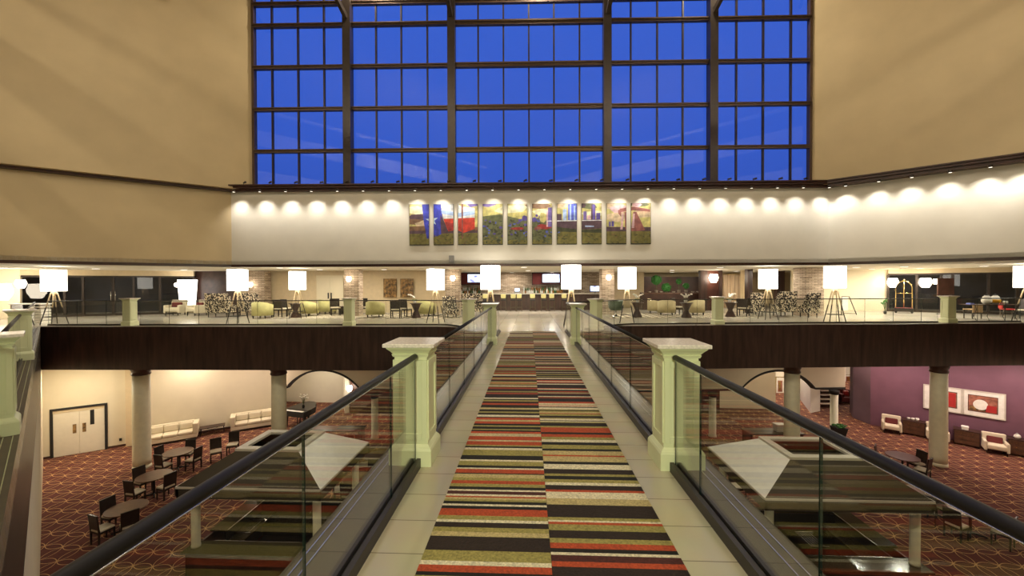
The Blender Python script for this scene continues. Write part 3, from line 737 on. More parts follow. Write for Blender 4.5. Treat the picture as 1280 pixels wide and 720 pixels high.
# ---- glass-topped hip canopies over two bars
def canopy_bar(side, lab):
    s = 1 if side == 'right' else -1
    if s < 0: ex = (-8.95, -5.22); rxx = (-7.93, -6.22)
    else: ex = (5.62, 9.48); rxx = (6.69, 8.48)
    ze, zt = -3.42, -2.79; y0, y1 = 9.73, 12.75; ry0, ry1 = 10.49, 11.85
    t = thing('bar_canopy', lab, 'canopy', ((ex[0] + ex[1]) / 2, (y0 + y1) / 2, ze)); O = t.location.copy()
    v = lambda x, y, z: (x - O.x, y - O.y, z - O.z)
    E = [v(ex[0], y0, ze), v(ex[1], y0, ze), v(ex[1], y1, ze), v(ex[0], y1, ze)]
    R = [v(rxx[0], ry0, zt), v(rxx[1], ry0, zt), v(rxx[1], ry1, zt), v(rxx[0], ry1, zt)]
    inner = 1 if s < 0 else 3                       # the slope towards the bridge is white
    names = {0: 'near', 1: 'right', 2: 'far', 3: 'left'}
    for k in range(4):
        j = (k + 1) % 4; dn = Vector((0, 0, -.05))
        mb = MB(); q = [Vector(E[k]), Vector(E[j]), Vector(R[j]), Vector(R[k])]
        mb.quad(q); mb.quad([p + dn for p in q[::-1]])
        for a in range(4): b = (a + 1) % 4; mb.quad([q[a], q[a] + dn, q[b] + dn, q[b]])
        o = obj('white_roof_slope' if k == inner else 'roof_slope', mb, 'canopy_white' if k == inner else 'roofwood', t)
        if k == inner: o['label'] = 'smooth white slope facing the bridge'
    fr = MB(); w = .17
    x0, x1, a0, a1 = rxx[0] - O.x, rxx[1] - O.x, ry0 - O.y, ry1 - O.y; z = zt - O.z
    fr.box(x0 - .03, x1 + .03, a0 - .03, a0 + w, z - .02, z + .05); fr.box(x0 - .03, x1 + .03, a1 - w, a1 + .03, z - .02, z + .05)
    fr.box(x0 - .03, x0 + w, a0 + w, a1 - w, z - .02, z + .05); fr.box(x1 - w, x1 + .03, a0 + w, a1 - w, z - .02, z + .05)
    obj('roof_opening_frame', fr, 'canopy_frame', t, bev=.006)
    fa = MB(); X0, X1, Y0, Y1 = ex[0] - O.x, ex[1] - O.x, y0 - O.y, y1 - O.y
    for (a, b, c, d) in ((X0, X1, Y0, Y0 + .06), (X0, X1, Y1 - .06, Y1), (X0, X0 + .06, Y0, Y1), (X1 - .06, X1, Y0, Y1)): fa.box(a, b, c, d, -.30, -.04)
    obj('eave_fascia', fa, 'roofwood', t)
    ln = MB()
    for (a, b, c, d) in ((X0 - .01, X1 + .01, Y0 - .025, Y0), (X0 - .025, X0, Y0, Y1), (X1, X1 + .025, Y0, Y1)): ln.box(a, b, c, d, -.045, .0)
    obj('eave_strip', ln, 'canopy_frame', t)
    zc = -5.15
    cxs = ((-8.72, 10.05), (-5.48, 10.05), (-8.6, 12.4), (-5.5, 12.4)) if s < 0 else ((9.35, 10.05), (5.9, 10.05), (9.2, 12.4), (5.9, 12.4))
    for x, y in cxs:
        obj('post', MB().lathe([(.105, zc - O.z), (.11, zc + .05 - O.z), (.10, zc + .07 - O.z), (.10, -.28)], (x - O.x, y - O.y), 16), 'column', t)
    # bar counter, a ring of granite on red-brown panels
    bx0, bx1 = (ex[0] + .02, ex[1] + .1) if s < 0 else (ex[0] - .1, ex[1] + .10)
    by0, by1 = 9.78, 12.5
    c = thing('bar_counter', 'square granite-topped bar counter under the %s brown canopy' % side, 'bar counter', ((bx0 + bx1) / 2, (by0 + by1) / 2, ZF)); P = c.location.copy()
    X0, X1, Y0, Y1 = bx0 - P.x, bx1 - P.x, by0 - P.y, by1 - P.y
    top = MB(); cw = .52
    top.box(X0, X1, Y0, Y0 + cw, 1.05, 1.10); top.box(X0, X1, Y1 - cw * .4, Y1, 1.05, 1.10)
    gap = X0 if s < 0 else X1
    if s < 0:
        top.box(X0, X0 + cw, Y0 + cw + .45, Y1 - cw * .4, 1.05, 1.10); top.box(X1 - cw, X1, Y0 + cw, Y1 - cw * .4, 1.05, 1.10)
    else:
        top.box(X1 - cw, X1, Y0 + cw + .45, Y1 - cw * .4, 1.05, 1.10); top.box(X0, X0 + cw, Y0 + cw, Y1 - cw * .4, 1.05, 1.10)
    obj('counter_top', top, 'granite', c, bev=.01)
    fp = MB(); e = .08
    fp.box(X0 + e, X1 - e, Y0 + e, Y0 + e + .05, 0, 1.05); fp.box(X0 + e, X1 - e, Y1 - e - .05, Y1 - e, 0, 1.05)
    fp.box(X0 + e, X0 + e + .05, Y0 + e, Y1 - e, 0, 1.05); fp.box(X1 - e - .05, X1 - e, Y0 + e, Y1 - e, 0, 1.05)
    obj('front_panel', fp, 'barwood', c)
    ip = MB(); ip.box(X0 + cw - .08, X1 - cw + .08, Y0 + cw - .06, Y0 + cw - .03, 0, 1.04); ip.box(X0 + cw - .08, X1 - cw + .08, Y1 - .25, Y1 - .22, 0, 1.04)
    ip.box(X0 + cw - .08, X0 + cw - .05, Y0 + cw + .45, Y1 - .2, 0, 1.04); ip.box(X1 - cw + .05, X1 - cw + .08, Y0 + cw + .0, Y1 - .2, 0, 1.04)
    obj('inner_panel', ip, 'black', c)
    sh = MB(); sh.box(X0 + cw, X0 + cw + .45, Y0 + cw + .5, Y1 - .3, .78, .82) if s < 0 else sh.box(X1 - cw - .45, X1 - cw, Y0 + cw + .5, Y1 - .3, .78, .82)
    sh.box(X0 + cw, X1 - cw, Y1 - .7, Y1 - .3, .6, .64)
    obj('work_shelf', sh, 'chrome' if 0 else 'granite', c)
    ln = MB(); r = .012
    yy = Y0 + cw; yb = Y1 - cw * .4
    a, b = X0 + cw, X1 - cw
    ln.box(a, b, yy - r, yy + r, 1.09, 1.11); ln.box(a, b, yb - r, yb + r, 1.09, 1.11)
    ln.box(a - r, a + r, yy + (.45 if s < 0 else 0), yb, 1.09, 1.11); ln.box(b - r, b + r, yy + (.45 if s > 0 else 0), yb, 1.09, 1.11)
    obj('steel_edging', ln, 'chrome', c)
    sk = MB(); sx = a + .5 if s < 0 else b - .95
    for k in range(6): sk.box(sx - .5 + .07 * k, sx - .49 + .07 * k, yy + .75, yy + 1.35, .83, .85)
    sk.box(sx - .53, sx - .05, yy + .72, yy + .74, .82, .87); sk.box(sx - .53, sx - .05, yy + 1.36, yy + 1.38, .82, .87)
    obj('drain_grille', sk, 'chrome', c)
    fl = MB(); fl.box(a, b, yy, Y1 - .25, .002, .012); obj('floor_mat', fl, 'black', c)
    # tap
    fx = P.x + (.35 if s < 0 else -.8)
    ta = obj('bar_tap', MB().rod((0, 0, 0), (0, 0, .28), .014).tube([(0, 0, .28), (0, -.03, .36), (0, -.12, .37), (0, -.16, .31)], .012).cb((0, 0, .01), (.06, .06, .02)), 'chrome', None, loc=(fx, P.y + Y1 - .5, ZF + .64))
    tag(ta, 'steel swan-neck tap on the back shelf of the %s bar' % side, 'tap')
    # pale skirting corner boards at the outer near corner
    xx = P.x + (X0 + .05 if s < 0 else X1 - .05)
canopy_bar('left', 'brown hipped canopy with white inner slope over the bar left of the bridge')
canopy_bar('right', 'brown hipped canopy with white inner slope over the bar right of the bridge')

# ---- dining chair, dark wood with cream seat (front towards -Y, back at +Y)
def make_chair():
    t = thing('dining_chair', 'x', 'chair')
    obj('seat', MB().taper(.42, .48, (.21, .20), (.205, .195)), 'seat_white', t, bev=.015)
    obj('seat_frame', MB().box(-.21, .21, -.20, .20, .36, .42), 'black_wood', t)
    for x in (-.19, .19):
        obj('leg', MB().taper(0, .38, .015, .021, x, -.18), 'black_wood', t)
        obj('leg', MB().taper(0, .38, .017, .022, x, .19), 'black_wood', t)
    bk = MB(); R = Matrix.Rotation(-.10, 4, 'X')
    M2 = Matrix.Translation((0, .185, .40)) @ R
    bk.box(-.215, .215, -.018, .018, .10, .55, M2); bk.box(-.215, -.175, -.022, .022, -.04, .12, M2); bk.box(.175, .215, -.022, .022, -.04, .12, M2)
    bk.box(-.215, .215, -.024, .024, .52, .57, M2)
    obj('backrest', bk, 'black_wood', t, bev=.008)
    return t
CH = Kind(make_chair())
def make_table(r=.54):
    t = thing('round_table', 'x', 'table')
    obj('tabletop', MB().lathe([(r - .02, .715), (r, .722), (r, .745), (r - .01, .752)], seg=40), 'tabletop', t)
    obj('pedestal', MB().lathe([(.05, .05), (.04, .12), (.035, .6), (.07, .70), (.12, .715)], seg=14), 'black', t)
    b = MB()
    for k in range(4):
        a = k * PI / 2 + .78; b.rod((0, 0, .07), (math.cos(a) * .36, math.sin(a) * .36, .03), .03, .02)
    obj('base', b, 'black', t)
    return t
TB = Kind(make_table())
tg = 'round dining tables of the lower hall'; cg = 'dining chairs of the lower hall'
def group_at(px, py, label, chairs, r=1.0):
    p = G(px, py, ZF + .75); c = Vector((p.x, p.y, ZF))
    TB(c, 0, label, tg, (r, r, 1))
    for ang, dist, lb in chairs:
        a = math.radians(ang); q = c + Vector((math.cos(a), math.sin(a), 0)) * dist
        CH(q, a - PI / 2, lb, cg)         # chair faces the table, its back outwards
# angle 270 = nearest side to the camera
group_at(158, 634.5, 'round brown table nearest the camera at the left of the hall, cut by the handrail', [
    (255, .60, 'dark chair with its back to us at the nearest left table'), (168, .62, 'dark chair behind the left rim of the nearest left table'),
    (322, .62, 'dark chair right of the nearest left table, partly under the handrail')])
group_at(192.5, 594, 'round brown table in front of the thick left column, middle of three', [
    (262, .64, 'dark chair with its back to us at the table by the thick left column'), (165, .62, 'dark chair left of the table at the foot of the thick left column'),
    (345, .66, 'dark chair at the right of the table by the thick left column')])
group_at(222.5, 564.5, 'round brown table in front of the long cream sofa', [
    (262, .60, 'dark chair with its back to us at the table before the long sofa'), (178, .66, 'dark chair left of the table before the long sofa'),
    (100, .60, 'dark chair behind the table before the long sofa'), (358, .70, 'dark chair right of the table before the long sofa')])
for px, py, rz, lb in ((270, 576, .7, 'dark chair seen past the left canopy, left of two'), (291, 567, .4, 'dark chair seen past the left canopy, right of two')):
    p = G(px, py); p.z = ZF; q = G(px, py, ZF); CH((q.x, q.y, ZF), rz, lb, cg)
group_at(447, 597.5, 'round table lit bluish white beside the near left pillar', [
    (200, .60, 'dark chair left of the bluish lit table by the near left pillar'), (265, .6, 'dark chair in front of the bluish lit table by the near left pillar')])
group_at(472, 569.5, 'round table farther back, between the left canopy and the near left pillar', [
    (200, .58, 'dark chair left of the farther table behind the left canopy'), (280, .6, 'dark chair in front of the farther table behind the left canopy')])
group_at(1128, 570, 'dark round table before the thick column on the plum side', [
    (135, .60, 'dark chair behind the left rim of the dark table by the plum side column'), (5, .62, 'dark chair right of the dark table by the plum side column'),
    (300, .6, 'dark chair in front of the dark table by the plum side column')])
group_at(1213, 638, 'round table under the right handrail, at the bottom right', [
    (200, .72, 'dark chair left of the bottom right table, seen through the glass'), (300, .66, 'dark chair nearest us at the bottom right table'),
    (95, .62, 'dark chair behind the bottom right table, above the handrail'), ])
group_at(1160, 615, 'round table half hidden by the right handrail near the right canopy', [
    (225, .70, 'dark chair by the eave corner of the right canopy, lower of two'), (140, .62, 'dark chair by the eave corner of the right canopy, upper of two')])
q = G(922, 622, ZF); CH((q.x, q.y, ZF), .2, 'small dark chair seen through the right glass below the white canopy slope', cg)

# ---- sofas (front to -Y)
def make_sofa(w=1.95):
    t = thing('sofa', 'x', 'sofa')
    obj('base', MB().box(-w / 2, w / 2, -.40, .40, .10, .32), 'sofa', t, bev=.03)
    obj('plinth', MB().box(-w / 2 + .05, w / 2 - .05, -.36, .36, 0, .10), 'black_wood', t)
    bk = MB().box(-w / 2, w / 2, .24, .44, .30, .84); obj('backrest', bk, 'sofa', t, bev=.04)
    for s in (-1, 1): obj('arm', MB().taper(.30, .84, (.09, .42), (.11, .44), s * (w / 2 - .08), 0), 'sofa', t, bev=.04)
    n = 3; ww = (w - .34) / n
    for k in range(n):
        x0 = -w / 2 + .17 + k * ww
        obj('seat_cushion', MB().box(x0 + .005, x0 + ww - .005, -.42, .22, .32, .46), 'sofa', t, bev=.04)
        obj('back_cushion', MB().box(x0 + .01, x0 + ww - .01, .06, .24, .46, .80, Matrix.Translation((0, .02, 0))), 'sofa', t, bev=.06)
    return t
SF = Kind(make_sofa())
nw2 = C(290, 22.2) - C(164, 19.9); rzL = math.atan2(nw2.y, nw2.x)
def off_wall(px, D, off):
    n = Vector((nw2.y, -nw2.x, 0)).normalized(); return C(px, D) + n * off
def onl(px):                                    # point of wall_below_2 in column px
    a, b = C(164, 19.9), A3
    best = min(((abs(px - (640 + F * (RM.transposed() @ (a.lerp(b, i / 300) - CAM)).x / -(RM.transposed() @ (a.lerp(b, i / 300) - CAM)).z)), i) for i in range(301)))
    return a.lerp(b, best[1] / 300)
nn = Vector((nw2.y, -nw2.x, 0)).normalized()
p = onl(214) + nn * .55; SF((p.x, p.y, ZF), rzL, 'long cream sofa with loose cushions, right of the thick left column', 'cream sofas along the left wall', (1.12, 1, 1))
p = onl(317) + nn * .6; SF((p.x, p.y, ZF), rzL - .05, 'cream sofa with loose cushions, left of the column by the piano', 'cream sofas along the left wall')
p = onl(265) + nn * .45
t = thing('coffee_table', 'low dark metal table against the wall between the two cream sofas', 'table', (p.x, p.y, ZF), rzL)
obj('tabletop', MB().box(-.55, .55, -.25, .25, .38, .41), 'espresso', t)
for x in (-.5, .5):
    for y in (-.2, .2): obj('leg', MB().rod((x, y, 0), (x * .96, y, .38), .014), 'black', t)
obj('stretcher', MB().rod((-.5, -.2, .12), (.5, .2, .34), .01).rod((-.5, .2, .34), (.5, -.2, .12), .01), 'black', t)
# wall socket
p = dpt(149); o = obj('wall_socket', MB().cb((0, 0, 0), (.09, .03, .12)).cb((0, -.017, .02), (.03, .006, .02)).cb((0, -.017, -.025), (.03, .006, .02)), 'black', None, loc=(p.x + n1.x * .02, p.y + n1.y * .02, ZF + .35)); o.rotation_euler.z = math.atan2(d1.y, d1.x)
tag(o, 'small black wall socket low beside the double door', 'socket')

# ---- grand piano with flowers
p = C(378, 22.6)
t = thing('grand_piano', 'black grand piano under the left arch beside a thick column', 'piano', (p.x, p.y, ZF), -.25)
out = [(-.74, -.75), (.74, -.75), (.74, -.2), (.62, .25), (.30, .55), (.12, .85), (-.2, 1.02), (-.55, 1.0), (-.72, .85), (-.74, .4)]
obj('case', MB().prism(out, .68, .98), 'black', t, bev=.01)
obj('lid', MB().prism([(x * 1.02, y * 1.02 if y > -.3 else y + .28) for x, y in out], .98, 1.01), 'dark_metal', t)
obj('keyboard', MB().box(-.62, .62, -.73, -.56, .981, .992), 'plastic_white', t)
for x, y in ((-.62, -.55), (.62, -.55), (-.3, .7)): obj('leg', MB().taper(.04, .68, .035, .06, x, y), 'black', t)
obj('pedal_lyre', MB().box(-.1, -.07, -.35, -.31, .1, .68).box(.07, .10, -.35, -.31, .1, .68).box(-.12, .12, -.38, -.28, .06, .12), 'black', t)
def bouquet(name, label, cat, loc, pot='dark', h=.3, r=.18, n=14, seed=1, pm='petal', group=None):
    rr = random.Random(seed); t = thing(name, label, cat, loc, 0, group)
    obj('vase', MB().lathe([(.05, 0), (.075, .06), (.06, .14), (.045, .18)], seg=12), 'chrome' if pot == 'chrome' else 'black', t)
    st = MB(); fl = MB()
    for k in range(n):
        a = rr.random() * 6.28; q = rr.random() ** .5 * r; z = .18 + h * (.5 + .5 * rr.random())
        e = (math.cos(a) * q, math.sin(a) * q, z); st.tube([(0, 0, .15), (e[0] * .4, e[1] * .4, z * .7), e], .005, 5)
        fl.ball(e, .035 + .02 * rr.random(), (1, 1, .6), 8)
    s = obj('stems', st, 'stem', t); obj('blossoms', fl, pm, t)
    return t
q = C(378, 22.5); bouquet('flower_vase', 'vase of white flowers on the black grand piano', 'flowers', (q.x, q.y, ZF + 1.012), h=.55, r=.3, seed=4)

# ---- buffet counters seen behind the canopies
def buffet(px0, px1, D, lab, h=.95):
    a = C(px0, D); b = C(px1, D); c = (a + b) / 2; L = (b - a).length
    t = thing('serving_table', lab, 'table', (c.x, c.y, ZF), math.atan2((b - a).y, (b - a).x))
    obj('tabletop', MB().box(-L / 2, L / 2, -.4, .4, h - .04, h), 'espresso', t, bev=.01)
    for x in (-L / 2 + .1, L / 2 - .1): obj('end_panel', MB().box(x - .04, x + .04, -.35, .35, 0, h - .04), 'espresso', t)
    return t
buffet(382, 453, 19.4, 'long dark high table behind the left canopy')
buffet(932, 1000, 18.9, 'long dark high table behind the right canopy, at the foot of the thick column')
for k, px in enumerate((437, 452)):
    q = C(px, 18.7); CH((q.x, q.y, ZF), 3.3 - k * .6, ('dark chair behind the high table left of the bridge, nearer the pillar', 'dark chair at the right end of the high table left of the bridge')[1 - k], cg)
q = C(975, 18.9); o = obj('white_box', MB().taper(0, .3, (.2, .15), (.22, .16)).box(-.24, .24, -.18, .18, .3, .34), 'plastic_white', None, loc=(q.x, q.y, ZF + .951)); tag(o, 'white lidded box standing on the dark high table behind the right canopy', 'box')
q = C(1049.5, 20.3); t = thing('planter', 'dark tapered bin full of pale leaves beside the slim column near the stairs', 'planter', (q.x, q.y, ZF))
obj('pot', MB().taper(0, .62, .16, .27), 'black', t)
mb = MB(); rr = random.Random(8)
for k in range(26): mb.ball((rr.uniform(-.24, .24), rr.uniform(-.24, .24), .64 + rr.random() * .12), .06, (1, 1, .6), 8)
obj('foliage', mb, 'leaf', t)
# red sofa in the far recess
q = C(1064, 26.6); t = thing('sofa', 'dark red sofa in the recess beside the plum pier', 'sofa', (q.x, q.y, ZF), -.2); t.scale = (.75, .9, .95)
obj('base', MB().box(-.9, .9, -.4, .4, .08, .42), 'maroon', t, bev=.05); obj('backrest', MB().box(-.9, .9, .22, .42, .4, .85), 'maroon', t, bev=.05)
for s in (-1, 1): obj('arm', MB().box(s * .8 - .12, s * .8 + .12, -.4, .42, .4, .62), 'maroon', t, bev=.05)
obj('throw_pillow', MB().box(-.5, -.1, .05, .2, .45, .78), 'red_vinyl', t, bev=.04)

# ---- plum wall: armchairs, chests, framed pictures
prz = math.atan2(pd.y, pd.x); pn_ = Vector((pd.y, -pd.x, 0)); pn_ = pn_ if pn_.dot(FH) < 0 else -pn_
def onp(px):
    a, b = P0, P1 + pd * 2
    def x_of(i): v = RM.transposed() @ (a.lerp(b, i / 400) - CAM); return 640 + F * v.x / -v.z
    i = min(range(401), key=lambda i: abs(x_of(i) - px)); return a.lerp(b, i / 400)
def make_arm():
    t = thing('armchair', 'x', 'armchair')
    obj('seat_cushion', MB().box(-.30, .30, -.38, .26, .22, .44), 'sofa', t, bev=.05)
    obj('backrest', MB().box(-.38, .38, .22, .38, .18, .88, Matrix.Translation((0, 0, 0)) @ Matrix.Rotation(-.1, 4, 'X')), 'sofa', t, bev=.04)
    for s in (-1, 1): obj('arm', MB().box(s * .34 - .055, s * .34 + .055, -.36, .34, .14, .58), 'sofa', t, bev=.04)
    for x in (-.3, .3):
        for y in (-.3, .3): obj('leg', MB().taper(0, .22, .016, .026, x, y), 'black_wood', t)
    obj('throw_pillow', MB().box(-.25, .25, .0, .12, .45, .74, Matrix.Rotation(-.15, 4, 'X')), 'maroon', t, bev=.04)
    return t
AC = Kind(make_arm()); ag = 'cream armchairs along the plum wall'
for px, lb in ((1117, 'cream armchair with a maroon pillow, leftmost along the plum wall'), (1173, 'cream armchair mostly hidden behind the plum side column'), (1244.5, 'cream armchair with a maroon pillow between two chests, below the right framed picture')):
    p = onp(px) + pn_ * .75; AC((p.x, p.y, ZF), prz * .85, lb, ag, (1.0, .95, 1.0))
def make_chest():
    t = thing('chest_of_drawers', 'x', 'chest')
    obj('carcass', MB().box(-.5, .5, -.24, .24, .06, .72), 'espresso', t, bev=.006)
    obj('top', MB().box(-.53, .53, -.26, .26, .72, .76), 'espresso', t, bev=.006)
    for x in (-.46, .46): obj('foot', MB().box(x - .03, x + .03, -.22, .22, 0, .06), 'black', t)
    for k in range(3):
        d = obj('drawer', MB().box(-.47, .47, -.256, -.241, .09 + .21 * k, .28 + .21 * k), 'tabletop', t, bev=.003)
        obj('drawer_knob', MB().ball((-.22, -.268, .185 + .21 * k), .014, seg=8).ball((.22, -.268, .185 + .21 * k), .014, seg=8), 'brass', d)
    return t
KC = Kind(make_chest()); kg = 'dark chests along the plum wall'
for px, lb in ((1144, 'dark chest of drawers right of the leftmost armchair'), (1209, 'dark chest of drawers right of the plum side column'), (1278, 'dark chest of drawers at the right edge of the photo')):
    p = onp(px) + pn_ * .36; KC((p.x, p.y, ZF), prz, lb, kg, (.84, 1, 1))
rr = random.Random(3)
for px, lb, n in ((1143, 'white china pieces on the leftmost dark chest', 3), (1207, 'small white box vase on the chest right of the column', 1), (1272, 'white ornament on the chest at the right edge', 1)):
    p = onp(px) + pn_ * .36
    mb = MB()
    if n == 3:
        t = thing('tea_set', lb, 'ornament', (p.x, p.y, ZF + .761), prz)
        for k in range(3): obj(('cup', 'bowl', 'pot')[k], MB().lathe([(.04, 0), (.07, .04), (.075, .09 + .02 * k), (.06, .10 + .02 * k)], (-.16 + .16 * k, 0), 14), 'petal', t)
    elif px < 1250:
        t = thing('box_vase', lb, 'vase', (p.x, p.y, ZF + .761), prz)
        obj('body', MB().taper(0, .14, .11, .12), 'petal', t, bev=.01); obj('lid', MB().taper(.14, .17, .13, .1), 'plastic_white', t)
    else:
        t = thing('ornament', lb, 'ornament', (p.x, p.y, ZF + .761), prz)
        obj('body', MB().lathe([(.06, 0), (.12, .06), (.1, .16), (.05, .2)], seg=14), 'petal', t); obj('lid', MB().lathe([(.05, .2), (.06, .21), (.02, .25)], seg=12), 'grey_plastic', t)
def picture(px, zc, w, h, lab, shapes):
    p = onp(px) + pn_ * .03; t = thing('framed_picture', lab, 'picture', (p.x, p.y, ZF + zc), prz)
    fr = MB()
    for a in ((-w / 2, w / 2, -h / 2, -h / 2 + .05), (-w / 2, w / 2, h / 2 - .05, h / 2), (-w / 2, -w / 2 + .05, -h / 2 + .05, h / 2 - .05), (w / 2 - .05, w / 2, -h / 2 + .05, h / 2 - .05)): fr.box(a[0], a[1], -.04, 0, a[2], a[3])
    obj('frame', fr, 'canopy_frame', t); obj('mount', MB().box(-w / 2 + .05, w / 2 - .05, -.02, 0, -h / 2 + .05, h / 2 - .05), 'mat_white', t)
    obj('inner_line', MB().box(-w * .335, w * .335, -.023, -.02, -h * .325, h * .325), 'espresso', t)
    pr = MB(); pr.box(-w * .32, w * .32, -.026, -.023, -h * .30, h * .30, mi=0)
    for i, (poly, mi) in enumerate(shapes): pr.quad([(x * w, -.027 - .0005 * i, z * h) for x, z in poly], mi)
    obj('print', pr, ['print_ground', 'red_vinyl', 'petal', 'art_brown'], t)
M['print_ground'] = mat('print_terracotta', (.30, .11, .07), .7, var=.3)
ell = lambda cx, cz, a, b, n=18: [(cx + a * math.cos(6.283 * k / n), cz + b * math.sin(6.283 * k / n)) for k in range(n)]
picture(1229, 2.05, 1.42, 1.25, 'framed print of a pale oval on rust red, right one on the plum wall', [([(-.3, -.28), (.3, -.28), (.3, -.05), (-.3, -.12)], 3), (ell(-.05, -.03, .17, .2), 2), ([(.06, -.28), (.3, -.28), (.3, -.02), (.1, -.02)], 1)])
picture(1180, 2.05, 1.42, 1.25, 'framed red print half hidden behind the plum side column', [([(.05, -.28), (.3, -.28), (.3, .28), (.12, .28)], 1), (ell(-.1, 0, .12, .2), 2), ([(-.3, .1), (-.1, .1), (-.12, .29), (-.3, .29)], 3)])
# small framed prints on the bright walls beyond
def wall_print(px, py, D, w, h, lab, rz=0):
    p = C(px, D); z = Z(px, py, D); t = thing('framed_print', lab, 'picture', (p.x, p.y, z), rz)
    fr = MB()
    for a in ((-w / 2, w / 2, -h / 2, -h / 2 + .03), (-w / 2, w / 2, h / 2 - .03, h / 2), (-w / 2, -w / 2 + .03, -h / 2 + .03, h / 2 - .03), (w / 2 - .03, w / 2, -h / 2 + .03, h / 2 - .03)): fr.box(a[0], a[1], -.03, 0, a[2], a[3])
    obj('frame', fr, 'brass', t); obj('mount', MB().box(-w / 2 + .03, w / 2 - .03, -.015, 0, -h / 2 + .03, h / 2 - .03), 'mat_white', t)
    obj('print', MB().box(-w * .25, w * .25, -.02, -.016, -h * .3, h * .3, mi=0).box(-w * .18, w * .05, -.023, -.02, -h * .2, h * .25, mi=1), ['print_ground', 'brass'], t)
wall_print(975.5, 483, 28.95, .62, 1.35, 'gold framed print on the bright wall seen through the right arch', 0)
wall_print(1062, 474, 32.3, 1.0, .7, 'small framed print high on the bright wall above the dark red sofa')
# wall light under the left arch
def sconce(px, py, D, lab, r=.11, rz=0, power=14, off=.12, group='wall lights'):
    p = C(px, D); z = Z(px, py, D); t = thing('wall_lamp', lab, 'wall lamp', (p.x, p.y, z), rz, group)
    obj('backplate', MB().box(-.06, .06, off - .02, off, -.14, .10), 'brass', t)
    obj('arm', MB().tube([(0, off - .02, -.1), (0, .03, -.13), (0, 0, -r * .8)], .01, 6), 'brass', t)
    obj('lamp_shade', MB().lathe([(r * .55, -r), (r * .9, -r * .3), (r, r * .2), (r * .75, r)], seg=14), 'bulb', t)
    return t
sconce(436, 486, 24.2, 'glowing wall lamp on the red-brown panelling under the left arch', .17)
# ================================================================ LOBBY LEVEL
def fl(px, py): return G(px, py, 0)
# ---- giant tripod floor lamps
def make_lamp():
    t = thing('floor_lamp', 'x', 'floor lamp')
    r = .39; z0, z1 = 1.43, 2.36
    mb = MB(); mb.lathe([(r, z0), (r, z1)], seg=40, cap=False); mb.lathe([(r - .012, z1), (r - .012, z0)], seg=40, cap=False)
    mb.lathe([(r - .012, z1 - .03), (.03, z1 - .03)], seg=40, cap=False)
    obj('lamp_shade', mb, 'shade', t)
    obj('shade_rim', MB().tube([(r * math.cos(a), r * math.sin(a), z0 + .005) for a in [i * PI / 16 for i in range(33)]], .01, 6), 'chrome', t)
    obj('pole', MB().rod((0, 0, 1.15), (0, 0, 2.3), .018).ball((0, 0, 1.7), .08, seg=10), 'brass', t)
    obj('hub', MB().lathe([(.09, 1.28), (.10, 1.30), (.10, 1.40), (.06, 1.44)], seg=12), 'lampwood', t)
    for k in range(4):
        a = k * PI / 2 + .5; c, s = math.cos(a), math.sin(a)
        obj('leg', MB().rod((c * .42, s * .42, 0), (c * .09, s * .09, 1.36), .017, .028, 6), 'black_wood' if 0 else 'lampleg', t)
    zr = .34; rr_ = .35; br = MB()
    for k in range(4):
        a = k * PI / 2 + .5; b = a + PI / 2; br.rod((math.cos(a) * rr_, math.sin(a) * rr_, zr), (math.cos(b) * rr_, math.sin(b) * rr_, zr), .011, seg=6)
    obj('stretcher', br, 'black', t)
    return t
def leg_mat():
    m = mat('dark_to_blond_wood', (.1, .1, .1), .45); nt = m.node_tree; N = nt.nodes; L = nt.links; b = N['Principled BSDF']
    tc = N.new('ShaderNodeTexCoord'); sp = N.new('ShaderNodeSeparateXYZ'); L.new(tc.outputs['Object'], sp.inputs[0])
    rp = N.new('ShaderNodeValToRGB'); e = rp.color_ramp.elements; e[0].position = .52; e[0].color = (.02, .014, .012, 1); e[1].position = .58; e[1].color = (.52, .40, .24, 1)
    L.new(math_node(N, L, 'DIVIDE', sp.outputs[2], 1.36), rp.inputs[0]); L.new(rp.outputs[0], b.inputs['Base Color']); return m
M['lampleg'] = leg_mat()
LP = Kind(make_lamp()); lg = 'giant tripod floor lamps along the lobby edge'
lamps = [(67.5, 17.35, 1, 'tall tripod floor lamp with a white drum shade, leftmost, before the dark glazed entrance'),
 (297, 17.45, 1, 'tall tripod floor lamp with a white drum shade in front of the patterned settees'),
 (372, 20.2, 1, 'tall tripod floor lamp set farther back, among the olive club chairs'),
 (544.5, 17.6, 1, 'tall tripod floor lamp between the orchid table and the left sconce pier'),
 (613, 15.9, 1.03, 'tall tripod floor lamp left of the bar view, beside the bridge mouth'),
 (714, 15.85, 1.035, 'tall tripod floor lamp right of the bar view, beside the bridge mouth'),
 (783.7, 17.45, 1.02, 'tall tripod floor lamp left of the pale tub chairs, right of the bridge'),
 (960, 18.9, 1.0, 'tall tripod floor lamp between the two wing chairs, set farther back'),
 (1043.5, 17.25, 1.03, 'tall tripod floor lamp in front of the stacked stone pier on the right'),
 (1284, 17.3, 1.03, 'tall tripod floor lamp cut off by the right edge of the photo')]
for px, D, sc, lb in lamps:
    p = C(px, D); LP((p.x, p.y, 0), random.uniform(0, .6), lb, lg, (1, 1, sc))
